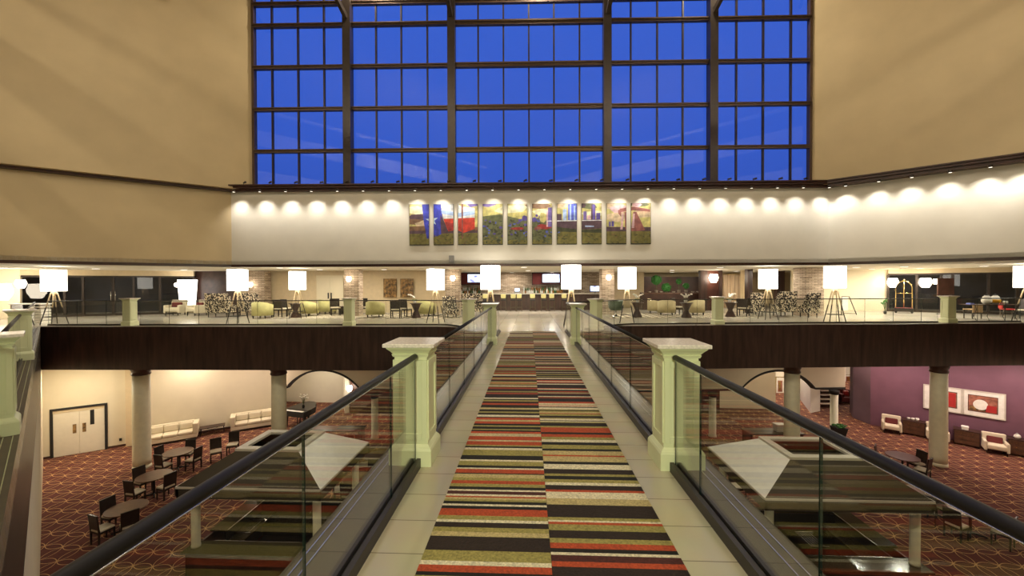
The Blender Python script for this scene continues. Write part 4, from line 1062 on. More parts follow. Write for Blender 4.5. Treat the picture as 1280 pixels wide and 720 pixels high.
# ---- stone piers with sconces
def pier(px0, px1, D, lab, dep=.6, rz=0):
    a = C(px0, D); b = C(px1, D); w = (b - a).length; c = (a + b) / 2
    o = struct('wall_pier', MB().box(-w / 2, w / 2, 0, dep, 0, ZB + .01), 'stone'); o.location = c; o.rotation_euler.z = math.atan2((b - a).y, (b - a).x) + rz
    return o
pier(430, 448.5, 21.3, '')
pier(556.5, 574.5, 22.0, '')
pier(752, 768, 22.0, '')
pier(308, 331, 23.2, '')
pier(1006, 1031, 20.6, '', .8, .1)
sg = 'wall lights on the piers'
for px, py, D, lb in ((436, 349, 21.1, 'glowing wall lamp on the stone pier left of the two brown panels'), (566, 348, 21.8, 'glowing wall lamp on the stone pier left of the bar'),
                      (761, 347, 21.8, 'glowing wall lamp on the stone pier right of the bar'), (313, 356, 23.0, 'glowing wall lamp on the stone behind the second settee')):
    sconce(px, py, D, lb, .13, group=sg)
for px, py, D, r, lb in ((892, 348, 24.6, .26, 'large round glowing wall lamp on the brown pier right of the topiary counter'), (1116, 353.5, 23.6, .26, 'round glowing wall lamp left of the luggage cart arch'),
                      (1157, 353.5, 23.0, .27, 'round glowing wall lamp right of the luggage cart arch'), (1170, 352, 22.9, .14, 'smaller glowing wall lamp beside the right entrance door'),
                      (1, 365, 19.4, .4, 'large glowing wall lamp at the left edge of the photo'), (26, 355, 19.6, .2, 'glowing round lamp at the left end of the glazed entrance')):
    sconce(px, py, D, lb, r, group='round wall lights')
# column lamp
p = C(234.5, 23.4); t = thing('column_lamp', 'square lit column lamp behind the two cream lounge chairs on the left', 'floor lamp', (p.x, p.y, 0))
obj('base', MB().taper(0, .5, .22, .2), 'canopy_frame', t); obj('lamp_shade', MB().taper(.5, 2.0, .26, .33), 'shade', t); obj('glass_globe', MB().ball((-.42, -.25, 1.7), .13, seg=12), 'bulb', t)
obj('globe_arm', MB().rod((-.2, -.15, 1.6), (-.42, -.25, 1.6), .012), 'brass', t)
# ---- brown relief panels and double door on the left back wall
for px, lb in ((487.5, 'square brown relief panel on the buff wall, left of two'), (508.5, 'square brown relief panel on the buff wall, right of two')):
    p = C(px, 24.0); z = Z(px, 360, 24.0); t = thing('relief_panel', lb, 'wall art', (p.x, p.y, z))
    obj('board', MB().box(-.39, .39, -.05, .06, -.56, .56), 'art_brown', t, bev=.01)
    mb = MB(); rr = random.Random(int(px))
    for k in range(9):
        x = rr.uniform(-.3, .3); mb.tube([(x + .06 * math.sin(j * 1.3 + k), -.055, -.5 + j * .125) for j in range(9)], .018, 5)
    obj('carved_reeds', mb, 'art_brown', t)
a = C(397, 23.95); b = C(428, 23.95); w = (b - a).length; c = (a + b) / 2
fr = MB().box(-w / 2 - .08, w / 2 + .08, -.03, .05, 2.16, 2.24); fr.box(-w / 2 - .08, -w / 2, -.03, .05, 0, 2.16); fr.box(w / 2, w / 2 + .08, -.03, .05, 0, 2.16)
o = struct('door_2', fr, 'cream_wall'); o.location = c
for s in (-1, 1):
    l = obj('door_leaf', MB().box(min(0, s * w / 2) + .005, max(0, s * w / 2) - .005, -.02, .03, .01, 2.15), 'cream_wall', o)
    obj('door_handle', MB().box(s * .09 - .03, s * .09 + .03, -.06, -.02, .85, 1.2), 'black', l)
# lobby area rugs
def rugq(label, c4):
    P = [G(*q) for q in c4]; mb = MB().prism([tuple(v.xy) for v in P][::-1] if 0 else [tuple(v.xy) for v in P], .001, .012); tag(obj('area_rug', mb, 'lobby_rug'), label, 'rug')
rugq('black and cream rug under the olive chairs left of the bridge', [(338, 398), (578, 398), (572, 393.5), (352, 393.5)])
rugq('black and cream rug under the pale tub chairs right of the bridge', [(762, 397.5), (950, 397), (938, 391.5), (768, 392)])
# ---- wing settee / wing chair in patterned cloth (front towards -Y)
def make_settee(w, h=1.25):
    t = thing('patterned_settee' if w > 1 else 'wing_chair', 'x', 'settee' if w > 1 else 'armchair')
    obj('seat', MB().box(-w / 2 + .06, w / 2 - .06, -.36, .22, .24, .50), 'pattern', t, bev=.04)
    bk = MB(); v = [(-w / 2 + .02, .20, .22), (w / 2 - .02, .20, .22), (w / 2 + .06, .34, h), (-w / 2 - .06, .34, h), (-w / 2 + .02, .32, .22), (w / 2 - .02, .32, .22), (w / 2 + .06, .44, h), (-w / 2 - .06, .44, h)]
    for q in ((0, 1, 2, 3), (5, 4, 7, 6), (0, 4, 5, 1), (3, 2, 6, 7), (0, 3, 7, 4), (1, 5, 6, 2)): bk.quad([v[i] for i in q])
    bmesh.ops.remove_doubles(bk.bm, verts=bk.bm.verts[:], dist=1e-5); obj('backrest', bk, 'pattern', t, bev=.03)
    for s in (-1, 1):
        mb = MB(); x0 = s * (w / 2 - .04); x1 = s * (w / 2 + .05)
        pr = [(-.34, .24), (.34, .24), (.42, h * .97), (.18, h * .9), (.02, .68), (-.34, .60)]
        A = [mb.bm.verts.new((x0, y, z)) for y, z in pr]; B = [mb.bm.verts.new((x1, y, z)) for y, z in pr]
        mb.bm.faces.new(A); mb.bm.faces.new(B[::-1])
        for i in range(6): mb.bm.faces.new((A[i], B[i], B[(i + 1) % 6], A[(i + 1) % 6]))
        obj('wing', mb, 'pattern', t, bev=.015)
    for x in (-w / 2 + .1, w / 2 - .1):
        for y in (-.3, .28): obj('leg', MB().taper(0, .25, .014, .026, x, y), 'black_wood', t)
    return t
ST = Kind(make_settee(1.3)); WC = Kind(make_settee(.78, 1.28))
def place(K, px, D, rz, lb, g=None, sc=None):
    p = C(px, D); return K((p.x, p.y, 0), rz, lb, g, sc)
place(ST, 276, 21.2, PI + .05, 'black and cream patterned settee seen from behind, left of the tripod lamp', 'patterned settees', (.86, .9, 1))
place(ST, 314, 22.3, PI - .1, 'black and cream patterned settee seen from behind, right of the tripod lamp', 'patterned settees', (.86, .9, 1))
place(ST, 590, 21.5, .1, 'black and cream patterned settee beside the stone pier left of the bar', 'patterned settees', (.8, .9, .95))
wg = 'patterned wing chairs'
place(WC, 563, 20.2, .5, 'patterned wing chair at the foot of the stone pier left of the bar', wg, (.75, .8, .85))
place(WC, 947, 21.2, PI - .5, 'patterned wing chair behind the farther-back tripod lamp on the right', wg, (.72, .8, .95))
place(WC, 979, 20.8, PI + .1, 'largest patterned wing chair seen square from behind, right of the farther-back tripod lamp', wg, (1.08, .9, 1.0))
place(WC, 1011, 19.9, -PI / 2 + .2, 'patterned wing chair in side view beside the right stone pier', wg, (.8, .8, .95))
# ---- club chairs
def make_club(mname):
    t = thing('club_chair', 'x', 'armchair')
    obj('seat_cushion', MB().box(-.28, .28, -.36, .2, .30, .45), mname, t, bev=.04)
    mb = MB(); n = 14; R0, R1 = .33, .43
    for i in range(n):
        a0 = -.35 + (PI + .7) * i / n; a1 = -.35 + (PI + .7) * (i + 1) / n
        h0 = .66 + .14 * max(0, math.sin(a0)); h1 = .66 + .14 * max(0, math.sin(a1))
        q = [(R0 * math.cos(a0), R0 * math.sin(a0)), (R0 * math.cos(a1), R0 * math.sin(a1)), (R1 * math.cos(a1), R1 * math.sin(a1)), (R1 * math.cos(a0), R1 * math.sin(a0))]
        v = [mb.bm.verts.new((x, y, .14)) for x, y in q] + [mb.bm.verts.new((x, y, z)) for (x, y), z in zip(q, (h0, h1, h1, h0))]
        for f in ((0, 3, 2, 1), (4, 5, 6, 7), (0, 1, 5, 4), (3, 7, 6, 2)): fc = mb.bm.faces.new([v[k] for k in f]); fc.smooth = True
        if i == 0: mb.bm.faces.new([v[k] for k in (0, 4, 7, 3)])
        if i == n - 1: mb.bm.faces.new([v[k] for k in (1, 2, 6, 5)])
    bmesh.ops.remove_doubles(mb.bm, verts=mb.bm.verts[:], dist=1e-4)
    obj('backrest', mb, mname, t); obj('seat_base', MB().box(-.30, .30, -.34, .3, .14, .30), mname, t, bev=.02)
    for x in (-.26, .26):
        for y in (-.28, .28): obj('leg', MB().taper(0, .15, .015, .024, x, y), 'black_wood', t)
    return t
GC = Kind(make_club('green_fabric')); KH = Kind(make_club('khaki_fabric')); gg = 'olive club chairs left of the bridge'; hg = 'khaki tub chairs right of the bridge'
for px, D, rz, lb in ((328, 20.3, PI + .1, 'olive club chair seen from behind, beside the patterned settees'), (386, 21.7, PI - .3, 'pale olive club chair behind the set-back tripod lamp'),
                      (409, 23.2, 2.6, 'pale olive club chair just left of the lobby edge pillar above the left arch'), (469, 20.8, PI + .05, 'olive club chair seen from behind, right of the lobby edge pillar above the left arch'),
                      (533, 21.2, PI - .2, 'olive club chair behind the orchid table')):
    place(GC, px, D, rz, lb, gg, (1.12, 1.1, 1.05))
for px, D, rz, lb in ((820, 23.0, 1.2, 'khaki tub chair turned sideways, left of a pair before the topiary counter'), (833, 21.6, PI - .3, 'khaki tub chair seen from behind, right of a pair before the topiary counter'),
                      (869, 21.6, PI + .1, 'khaki tub chair right of the flower table before the topiary counter')):
    place(KH, px, D, rz, lb, hg, (1.1, 1.1, 1.05))
p = C(770, 20.6); t = thing('tub_chair', 'dark green tub chair beside the right stone pier of the bar', 'armchair', (p.x, p.y, 0), PI)
obj('shell', MB().lathe([(.30, .34), (.38, .5), (.40, .82), (.36, .84)], seg=22), 'dkgreen', t); obj('pedestal', MB().lathe([(.26, 0), (.26, .03), (.06, .06), (.05, .3), (.2, .34)], seg=16), 'chrome', t)
# lounge chairs cream
LCn = Kind(make_arm())
place(LCn, 219, 22.4, .2, 'cream lounge chair before the lit column lamp, left of two', 'cream lounge chairs by the left entrance')
place(LCn, 246, 22.2, -.3, 'cream lounge chair before the lit column lamp, right of two', 'cream lounge chairs by the left entrance')
# ---- dark dining chairs of the lobby, hourglass tables
dg = 'dark chairs of the lobby'
for px, D, rz, lb in ((350, 21.0, PI, 'dark lobby chair right of the olive chair by the settees, left of a pair'), (360, 21.6, PI - .4, 'dark lobby chair right of the olive chair by the settees, right of a pair'),
     (419, 21.9, .6, 'dark lobby chair left of the lobby edge pillar above the left arch'), (453, 22.2, .3, 'dark lobby chair just right of the lobby edge pillar above the left arch'),
     (495, 20.2, PI + .1, 'dark lobby chair seen from behind under the relief panels, left of a pair'), (507, 21.0, PI - .3, 'dark lobby chair seen from behind under the relief panels, right of a pair'),
     (847, 21.9, .8, 'dark lobby chair left of the middle hourglass table'), (929, 20.7, 2.4, 'dark lobby chair left of the wing chairs, nearer of two'), (937, 22.2, PI, 'dark lobby chair left of the wing chairs, farther of two'),
     (1281, 18.6, -1.2, 'dark chair with crossed legs at the right end of the drinks table')):
    place(CH, px, D, rz, lb, dg, (1.15, 1.1, .95))
def make_hour():
    t = thing('hourglass_table', 'x', 'side table')
    obj('body', MB().lathe([(.24, 0), (.24, .03), (.10, .36), (.24, .70), (.24, .72)], seg=12), 'espresso', t)
    obj('tabletop', MB().lathe([(.29, .72), (.30, .73), (.30, .75)], seg=24), 'espresso', t); return t
HG = Kind(make_hour()); hgg = 'hourglass side tables'
for px, D, lb in ((369, 20.5, 'hourglass table under the set-back tripod lamp'), (520, 20.2, 'hourglass table carrying the white orchid left of the bridge'), (796.5, 20.3, 'hourglass table just right of the tripod lamp beyond the bridge'),
                  (858, 19.9, 'hourglass table with white flowers between the khaki tub chairs'), (913, 20.3, 'hourglass table with white flowers right of the lobby edge pillar')):
    place(HG, px, D, 0, lb, hgg, (1.05, 1.05, 1))
def orchid(px, D, lab, seed):
    p = C(px, D); rr = random.Random(seed); t = thing('potted_orchid', lab, 'flowers', (p.x, p.y, .751))
    obj('pot', MB().lathe([(.06, 0), (.09, .12), (.085, .13)], seg=12), 'plastic_white', t)
    st = MB(); flw = MB(); lv = MB()
    for k in range(4):
        a = rr.uniform(2.2, 4.2) if seed == 1 else rr.random() * 6.28; e = []
        for j in range(6): u = j / 5; e.append((math.cos(a) * .28 * u * u, math.sin(a) * .1 * u, .12 + .38 * u - .10 * u * u))
        st.tube(e, .005, 5)
        for q in e[2:]: flw.ball((q[0] + rr.uniform(-.03, .03), q[1], q[2] + .02), .045, (1, .5, .8), 8)
    for k in range(5): a = k * 1.26; lv.tube([(0, 0, .12), (math.cos(a) * .1, math.sin(a) * .1, .17), (math.cos(a) * .18, math.sin(a) * .18, .12)], .015, 5)
    obj('stems', st, 'stem', t); obj('blossoms', flw, 'petal', t); obj('leaves', lv, 'leaf', t)
orchid(518, 20.2, 'white orchid arching to the left on the hourglass table', 1)
orchid(857, 19.9, 'white flowers on the middle hourglass table before the topiary counter', 2)
orchid(912, 20.3, 'white flowers on the hourglass table right of the lobby edge pillar', 3)
orchid(797, 20.3, 'white flowers on the hourglass table right of the tripod lamp beyond the bridge', 5)
# coffee tables between chairs
for px, D, w, lb in ((437, 23.0, 1.0, 'low dark table between the pale olive chairs'), ):
    p = C(px, D); t = thing('coffee_table', lb, 'table', (p.x, p.y, 0)); obj('tabletop', MB().box(-w / 2, w / 2, -.3, .3, .42, .46), 'tabletop', t)
    for x in (-w / 2 + .05, w / 2 - .05): obj('leg', MB().box(x - .02, x + .02, -.28, .28, 0, .42), 'black', t)
# ---- bar
a = C(578, 26.2); b = C(752, 26.2); L = (b - a).length; c = (a + b) / 2; brz = math.atan2((b - a).y, (b - a).x)
t = thing('bar_counter', 'long dark bar counter with a pale top beyond the bridge, behind the stools', 'bar counter', (c.x, c.y, 0), brz)
obj('front_panel', MB().box(-L / 2, L / 2, -.25, .25, 0, 1.03), 'espresso', t)
pl_ = MB()
for k in range(9): x = -L / 2 + L * (k + .5) / 9; pl_.box(x - .42, x + .42, -.27, -.25, .15, .92)
obj('raised_panel', pl_, 'darkwood', t); obj('counter_top', MB().box(-L / 2 - .05, L / 2 + .05, -.42, .35, 1.03, 1.09), 'granite_light', t, bev=.01) if 0 else None
M['granite_light'] = mat('pale_granite', (.52, .47, .40), .15, var=.3, scale=40)
obj('counter_top', MB().box(-L / 2 - .05, L / 2 + .05, -.42, .35, 1.03, 1.09), 'granite_light', t, bev=.01)
def make_stool():
    t = thing('bar_stool', 'x', 'bar stool')
    obj('seat', MB().box(-.19, .19, -.19, .19, .66, .73), 'black', t, bev=.02); obj('backrest', MB().box(-.19, .19, .17, .21, .80, 1.06), 'green_fabric', t, bev=.02)
    for x in (-.17, .17):
        obj('leg', MB().rod((x * 1.15, -.2, 0), (x, -.16, .68), .017, seg=6), 'khaki_wood', t); obj('leg', MB().rod((x * 1.15, .22, 0), (x, .18, .84), .017, seg=6), 'khaki_wood', t)
    obj('footrest', MB().rod((-.18, -.19, .25), (.18, -.19, .25), .012, seg=6), 'khaki_wood', t); obj('stretcher', MB().rod((-.18, .2, .25), (.18, .2, .25), .012, seg=6), 'khaki_wood', t)
    return t
M['khaki_wood'] = mat('dark_olive_wood', (.06, .045, .02), .4)
BS = Kind(make_stool()); bgp = 'bar stools in front of the bar'
nm = ('hidden behind the left centre lamp leg', 'leftmost in the clear view', 'second in the clear view', 'third in the clear view', 'fourth, just right of the middle', 'fifth in the clear view', 'sixth in the clear view', 'beside the right centre tripod lamp')
for px, lb in ((606, 'bar stool just left of the left centre tripod lamp'), (629, 'bar stool first from the left in the clear view of the bar'), (641.5, 'bar stool second from the left in the clear view of the bar'), (649, 'bar stool third from the left in the clear view of the bar'),
               (665.8, 'bar stool fourth from the left, just right of the gap at the bar'), (679.7, 'bar stool fifth from the left in the clear view of the bar'), (690, 'bar stool sixth from the left in the clear view of the bar'), (705.5, 'bar stool beside the legs of the right centre tripod lamp')):
    p = C(px, 24.9); BS((p.x, p.y, 0), brz, lb, bgp, (.82, 1, 1))
# bar TVs in dark red niches
def tv(px0, px1, py0, py1, sx0, sx1, D, lab):
    a, b = C(px0, D), C(px1, D); z1, z0 = Z(px0, py0, D), Z(px0, py1, D); w = (b - a).length; c = (a + b) / 2
    t = thing('wall_cabinet', 'dark red framed wall niche around the %s television' % lab, 'cabinet', (c.x, c.y, z0), brz)
    h = z1 - z0; obj('back', MB().box(-w / 2, w / 2, .0, .05, 0, h), 'maroon', t)
    fr = MB().box(-w / 2, w / 2, -.16, 0, -.04, 0).box(-w / 2, w / 2, -.16, 0, h, h + .04).box(-w / 2 - .04, -w / 2, -.16, 0, -.04, h + .04).box(w / 2, w / 2 + .04, -.16, 0, -.04, h + .04)
    obj('frame', fr, 'black', t)
    a, b = C(sx0, D - .12), C(sx1, D - .12); w = (b - a).length; c = (a + b) / 2; z1, z0 = Z(sx0, py0 + .8, D), Z(sx0, py1 - 1.8, D)
    t = thing('television', 'lit television %s, in a dark red niche above the bar' % lab, 'television', (c.x, c.y, z0), brz)
    h = z1 - z0; obj('casing', MB().box(-w / 2, w / 2, 0, .06, 0, h), 'black', t, bev=.008); obj('screen', MB().box(-w / 2 + .04, w / 2 - .04, -.006, 0, .04, h - .04), 'screen', t)
tv(576, 608, 341.5, 355.5, 584, 606, 28.2, 'left of the middle')
tv(665.5, 701, 341.5, 355.5, 677.5, 700, 28.2, 'right of the middle')
p = C(746, 25.2)
t = thing('television', 'small lit monitor standing at the right end of the bar', 'monitor', (p.x, p.y, 1.091), 0)
p2 = C(744, 26.1); t.location = (p2.x, p2.y, 1.091)
obj('stand', MB().box(-.1, .1, -.06, .06, 0, .02).box(-.02, .02, -.01, .01, .02, .1), 'black', t); obj('casing', MB().box(-.36, .36, -.02, .03, .08, .50), 'black', t); obj('screen', MB().box(-.32, .32, -.026, -.02, .12, .46), 'screen', t)
p2 = C(646.5, 27.9)
# back bar shelf and bottles
a, b = C(578, 28.1), C(752, 28.1); L = (b - a).length; c = (a + b) / 2
t = thing('back_bar', 'dark back bar shelf carrying the bottles, below the televisions', 'shelf', (c.x, c.y, 0), brz)
obj('carcass', MB().box(-L / 2, L / 2, -.2, .25, 0, .98), 'espresso', t); obj('shelf', MB().box(-L / 2, L / 2, -.25, .25, .98, 1.02), 'black', t)
obj('shelf', MB().box(-L / 2, -L / 2 + 1.8, .05, .25, 1.18, 1.22), 'black', t); obj('shelf', MB().box(.5, L / 2 - 1.5, .05, .25, 1.18, 1.22), 'black', t)
t = thing('cash_register', 'small lit screen of the till on the back bar, left of the middle', 'till', (p2.x, p2.y, 1.021), brz)
obj('body', MB().box(-.25, .25, -.1, .1, 0, .12), 'grey_plastic', t); obj('screen', MB().box(-.16, .16, -.03, -.01, .16, .38), 'screen', t); obj('casing', MB().box(-.18, .18, -.01, .03, .12, .40), 'black', t)
def make_bottle(m):
    o = obj('bottle', MB().lathe([(.036, 0), (.038, .02), (.038, .17), (.014, .22), (.014, .29), (.016, .30)], seg=10), m); tag(o, 'x', 'bottle'); return o
BT = [Kind(make_bottle(m)) for m in ('bottle_a', 'bottle_b', 'bottle_c')]
cnt = 0; rr = random.Random(11)
for (x0, x1, lb) in ((577, 601, 'small bottle in the row on the back bar under the left television'), (655, 703, 'small bottle in the row on the back bar under the right television')):
    px = x0
    while px < x1:
        for D, z in ((28.0, 1.021), (28.26, 1.221)):
            p = C(px + rr.uniform(-.3, .3), D); BT[rr.randrange(3)]((p.x, p.y, z), 0, lb, 'bottles behind the bar' if x0 < 600 else 'bottles right on the back bar', (1.25, 1.25, rr.uniform(.85, 1.15)))
        px += 1.9
# ---- topiary counter on the right
a, b = C(803, 26.4), C(893, 26.0); L = (b - a).length; c = (a + b) / 2; rz = math.atan2((b - a).y, (b - a).x)
t = thing('reception_counter', 'long dark counter carrying the clipped green topiary balls, right of the bar', 'counter', (c.x, c.y, 0), rz)
obj('carcass', MB().box(-L / 2, L / 2, -.3, .3, 0, 1.02), 'espresso', t); obj('counter_top', MB().box(-L / 2 - .05, L / 2 + .05, -.36, .36, 1.02, 1.09), 'tabletop', t); obj('end_post', MB().box(-L / 2 - .1, -L / 2, -.34, .34, 0, 1.12), 'darkwood', t).location = (0, 0, 0)
for px, py, r, lb in ((820.5, 350, .36, 'large topiary ball standing high, leftmost on the dark counter'), (833, 359.5, .33, 'broad topiary ball sitting low on the dark counter'), (848.5, 352, .2, 'slim topiary ball on a tall stem on the dark counter'), (857.5, 357.5, .22, 'small topiary ball at the right of the dark counter')):
    p = C(px, 26.3); z = Z(px, py, 26.3); t = thing('topiary', lb, 'plant', (p.x, p.y, 1.091))
    obj('pot', MB().lathe([(.09, 0), (.12, .16), (.13, .18)], seg=14), 'terracotta', t); obj('stem', MB().rod((0, 0, .16), (0, 0, max(.2, z - 1.09)), .015), 'stem', t)
    mb = MB(); rr = random.Random(int(px)); mb.ball((0, 0, z - 1.09), r * .82, seg=16)
    for k in range(90):
        v = Vector((rr.gauss(0, 1), rr.gauss(0, 1), rr.gauss(0, 1))).normalized() * r * .84; mb.ball((v.x, v.y, v.z + z - 1.09), r * .13, seg=6)
    obj('foliage', mb, 'leaf', t)
# pots and dishes along the counter
rr = random.Random(21)
for k, px in enumerate((812, 826.5, 842, 866, 873, 881)):
    p = C(px, 26.15); o = obj('serving_bowl', MB().lathe([(.05, 0), (.09, .05), (.12, .1), (.11, .1)], seg=12), 'terracotta', None, loc=(p.x, p.y, 1.091)); tag(o, 'small pale bowl standing on the dark topiary counter', 'bowl', 'bowls on the topiary counter')
# dark columns, beige panels and curtains beyond
def post(px0, px1, D, m, nme, z1=ZB + .01): o = seg(MB(), C(px0, D), C(px1, D), 0, z1, .3); return struct(nme, o, m)
post(876, 884, 24.9, 'darkwood', 'trim_70'); post(884, 900, 25.0, 'barwood', 'trim_71'); post(934.5, 941, 23.0, 'darkwood', 'trim_72'); post(971, 981, 26.2, 'darkwood', 'trim_73'); post(805, 876, 29.6, 'espresso', 'trim_74', 2.2)
post(899, 903, 24.9, 'darkwood', 'trim_75'); post(929, 934.5, 24.6, 'tan', 'trim_76')
mb = MB()
A, B = C(904, 27.5), C(932, 27.5); d = (B - A)
for k in range(24):
    p0 = A + d * k / 24; p1 = A + d * (k + 1) / 24; o0 = .05 * math.sin(k * 1.6); o1 = .05 * math.sin((k + 1) * 1.6)
    mb.quad([(p0.x, p0.y + o0, .05), (p1.x, p1.y + o1, .05), (p1.x, p1.y + o1, 2.3), (p0.x, p0.y + o0, 2.3)])
cu = tag(obj('curtain', mb, 'curtain'), 'beige pleated curtain between the dark posts right of the topiary counter', 'curtain')
obj('curtain_rod', MB().rod(A + Vector((0, 0, 2.32)), B + Vector((0, 0, 2.32)), .02), 'brass', cu)
# ---- right side: sign stand, luggage cart, drinks table
p = C(1059.5, 21.6); t = thing('easel', 'black folding easel stand leaning beside the right tripod lamp', 'easel', (p.x, p.y, 0), -.2)
obj('leg', MB().rod((-.28, 0, 0), (-.22, .1, .98), .02), 'black', t); obj('leg', MB().rod((.42, 0, 0), (.12, .1, .98), .022), 'black', t); obj('crossbar', MB().rod((-.28, .02, .06), (.40, .02, .06), .015).rod((-.22, .1, .98), (.12, .1, .98), .016), 'black', t); obj('panel', MB().box(-.2, .08, .10, .12, .2, .9), 'mat_white', t)
p = C(1130, 22.6); t = thing('luggage_cart', 'brass birdcage luggage cart standing before the right glazed entrance', 'luggage cart', (p.x, p.y, 0), -.72); t.scale = (.72, .8, 1)
obj('deck', MB().box(-.52, .52, -.3, .3, .22, .30), 'maroon', t, bev=.02); obj('bumper', MB().box(-.56, .56, -.34, -.30, .2, .28).box(-.56, .56, .30, .34, .2, .28), 'black', t)
for x in (-.45, .45):
    for y in (-.24, .24):
        w = MB().rod((x, y - .02, .08), (x, y + .02, .08), .08, seg=14).rod((x, y, .1), (x, y, .22), .012); obj('caster', w, 'black', t)
for s in (-.26, .26):
    obj('hoop', MB().tube([(-.46, s, .3), (-.46, s, 1.35)] + [(-.46 * math.cos(a), s * (1 - .0 * a), 1.35 + .46 * math.sin(a)) for a in [PI * k / 12 for k in range(1, 12)]] + [(.46, s, 1.35), (.46, s, .3)], .026, 8), 'brass', t)
obj('hanger_rail', MB().rod((0, -.26, 1.81), (0, .26, 1.81), .02).rod((-.46, -.26, 1.12), (.46, -.26, 1.12), .014), 'brass', t); obj('finial', MB().ball((0, 0, 1.87), .05, seg=10), 'brass', t)
obj('centre_post', MB().rod((0, 0, .3), (0, 0, 1.85), .026), 'brass', t)
bouquet('flower_vase', 'small plant in a dark vase left of the luggage cart', 'plant', tuple(C(1106.5, 22.0)), h=.7, r=.2, seed=9, pm='leaf')
D_ = 18.2; a, b = C(1208, D_), C(1266, D_); L = (b - a).length; c = (a + b) / 2; rz = math.atan2((b - a).y, (b - a).x); zt = .72
t = thing('drinks_table', 'narrow dark table with curved metal legs carrying the two drink dispensers', 'table', (c.x, c.y, 0), rz)
obj('tabletop', MB().box(-L / 2, L / 2, -.3, .3, zt - .03, zt), 'espresso', t)
for x in (-L / 2 + .12, -.35, .35, L / 2 - .15):
    obj('leg', MB().tube([(x, -.25, zt - .03), (x + .05, -.25, .5), (x - .05, -.25, .2), (x + .06, -.25, 0)], .013, 6), 'dark_metal', t)
for px, m, lb in ((1233.5, 'water', 'round glass drink dispenser holding a pale drink on the dark table'), (1244.3, 'amber', 'round glass drink dispenser holding orange juice on the dark table')):
    p = C(px, D_); t = thing('drink_dispenser', lb, 'drink dispenser', (p.x, p.y, zt + .001))
    obj('jar', MB().lathe([(.09, 0), (.16, .10), (.17, .20), (.13, .34), (.07, .40)], seg=20), 'bottle_c' , t); obj('drink', MB().lathe([(.095, .02), (.166, .10), (.176, .19), (.170, .22)], seg=20), m, t)
    obj('lid', MB().lathe([(.08, .40), (.08, .43), (.02, .45), (.02, .48)], seg=14), 'black', t); obj('tap', MB().rod((0, -.15, .06), (0, -.22, .05), .012), 'black', t)
p = C(1213, D_); o = obj('folded_cloth', MB().taper(0, .06, (.1, .1), (.08, .08)), M.setdefault('blue_cloth', mat('blue_cloth', (.15, .2, .6), .8)), None, loc=(p.x, p.y, zt + .001)); tag(o, 'small blue folded cloth at the left end of the drinks table', 'cloth')
p = C(1257, 18.2); t = thing('condiment_holder', 'black wire holder with jars at the right end of the drinks table', 'holder', (p.x, p.y, zt + .001)); obj('tray', MB().box(-.14, .14, -.08, .08, 0, .03), 'black', t)
for x in (-.08, .0, .08): obj('jar', MB().lathe([(.025, .03), (.03, .12), (.02, .15)], (x, 0), 10), 'plastic_white', t)
p = C(1216, 19.0); t = thing('wooden_chair', 'light brown wooden chair behind the left end of the drinks table', 'chair', (p.x, p.y, 0), PI)
obj('seat', MB().box(-.22, .22, -.22, .22, .42, .46), 'lampwood', t); obj('backrest', MB().box(-.22, .22, .2, .23, .3, .7), 'lampwood', t)
for x in (-.19, .19):
    for y in (-.19, .19): obj('leg', MB().taper(0, .42, .015, .02, x, y), 'dark_metal', t)
p = C(1260, 19.2); t = thing('red_chair', 'red padded chair at the right end of the drinks table', 'chair', (p.x, p.y, 0), 1.0)
obj('seat', MB().box(-.22, .22, -.22, .22, .40, .46), 'red_vinyl', t, bev=.02); obj('backrest', MB().box(-.22, .22, .2, .25, .45, .72), 'red_vinyl', t, bev=.02)
for x in (-.19, .19):
    for y in (-.19, .19): obj('leg', MB().taper(0, .42, .012, .016, x, y), 'chrome', t)
# cabinet screen at the right entrance
p = C(1182, 21.6); t = thing('display_board', 'tall dark notice board standing left of the right entrance doors', 'notice board', (p.x, p.y, 0)); obj('board', MB().box(-.42, .42, -.03, .03, 1.05, 1.95), 'espresso', t); obj('post', MB().rod((0, 0, 0), (0, 0, 1.05), .02), 'chrome', t); obj('foot', MB().box(-.3, .3, -.2, .2, 0, .03), 'black', t)
# left entrance console and white crate
p = C(38, 18.8); t = thing('console_table', 'white topped console table behind the left edge pillar, before the glazed entrance', 'table', (p.x, p.y, 0), .1)
obj('tabletop', MB().box(-.7, .7, -.25, .25, .80, .85), 'plastic_white', t)
for x in (-.62, .62): obj('leg', MB().box(x - .03, x + .03, -.22, .22, 0, .8), 'chrome', t)
p = C(52, 18.0); t = thing('slatted_stool', 'pale slatted box stool beside the leftmost tripod lamp', 'stool', (p.x, p.y, 0))
obj('top', MB().box(-.22, .22, -.2, .2, .70, .74), 'canopy_frame', t)
sl = MB()
for k in range(5): sl.box(-.2, .2, -.19, .19, .0 + .13 * k, .10 + .13 * k)
obj('slats', sl, 'petal', t)
# ---- wall speaker under the ledge
p = onwall(565, -.06); z = wz(565, 324, -.06); t = thing('wall_speaker', 'small grey box mounted on the white wall below the second painted panel', 'speaker', (p.x, p.y, z), math.atan2(wd.y, wd.x))
obj('casing', MB().box(-.1, .1, -.08, .04, -.15, .15), 'grey_plastic', t, bev=.01); obj('bracket', MB().box(-.04, .04, .0, .055, -.08, .08), 'black', t)
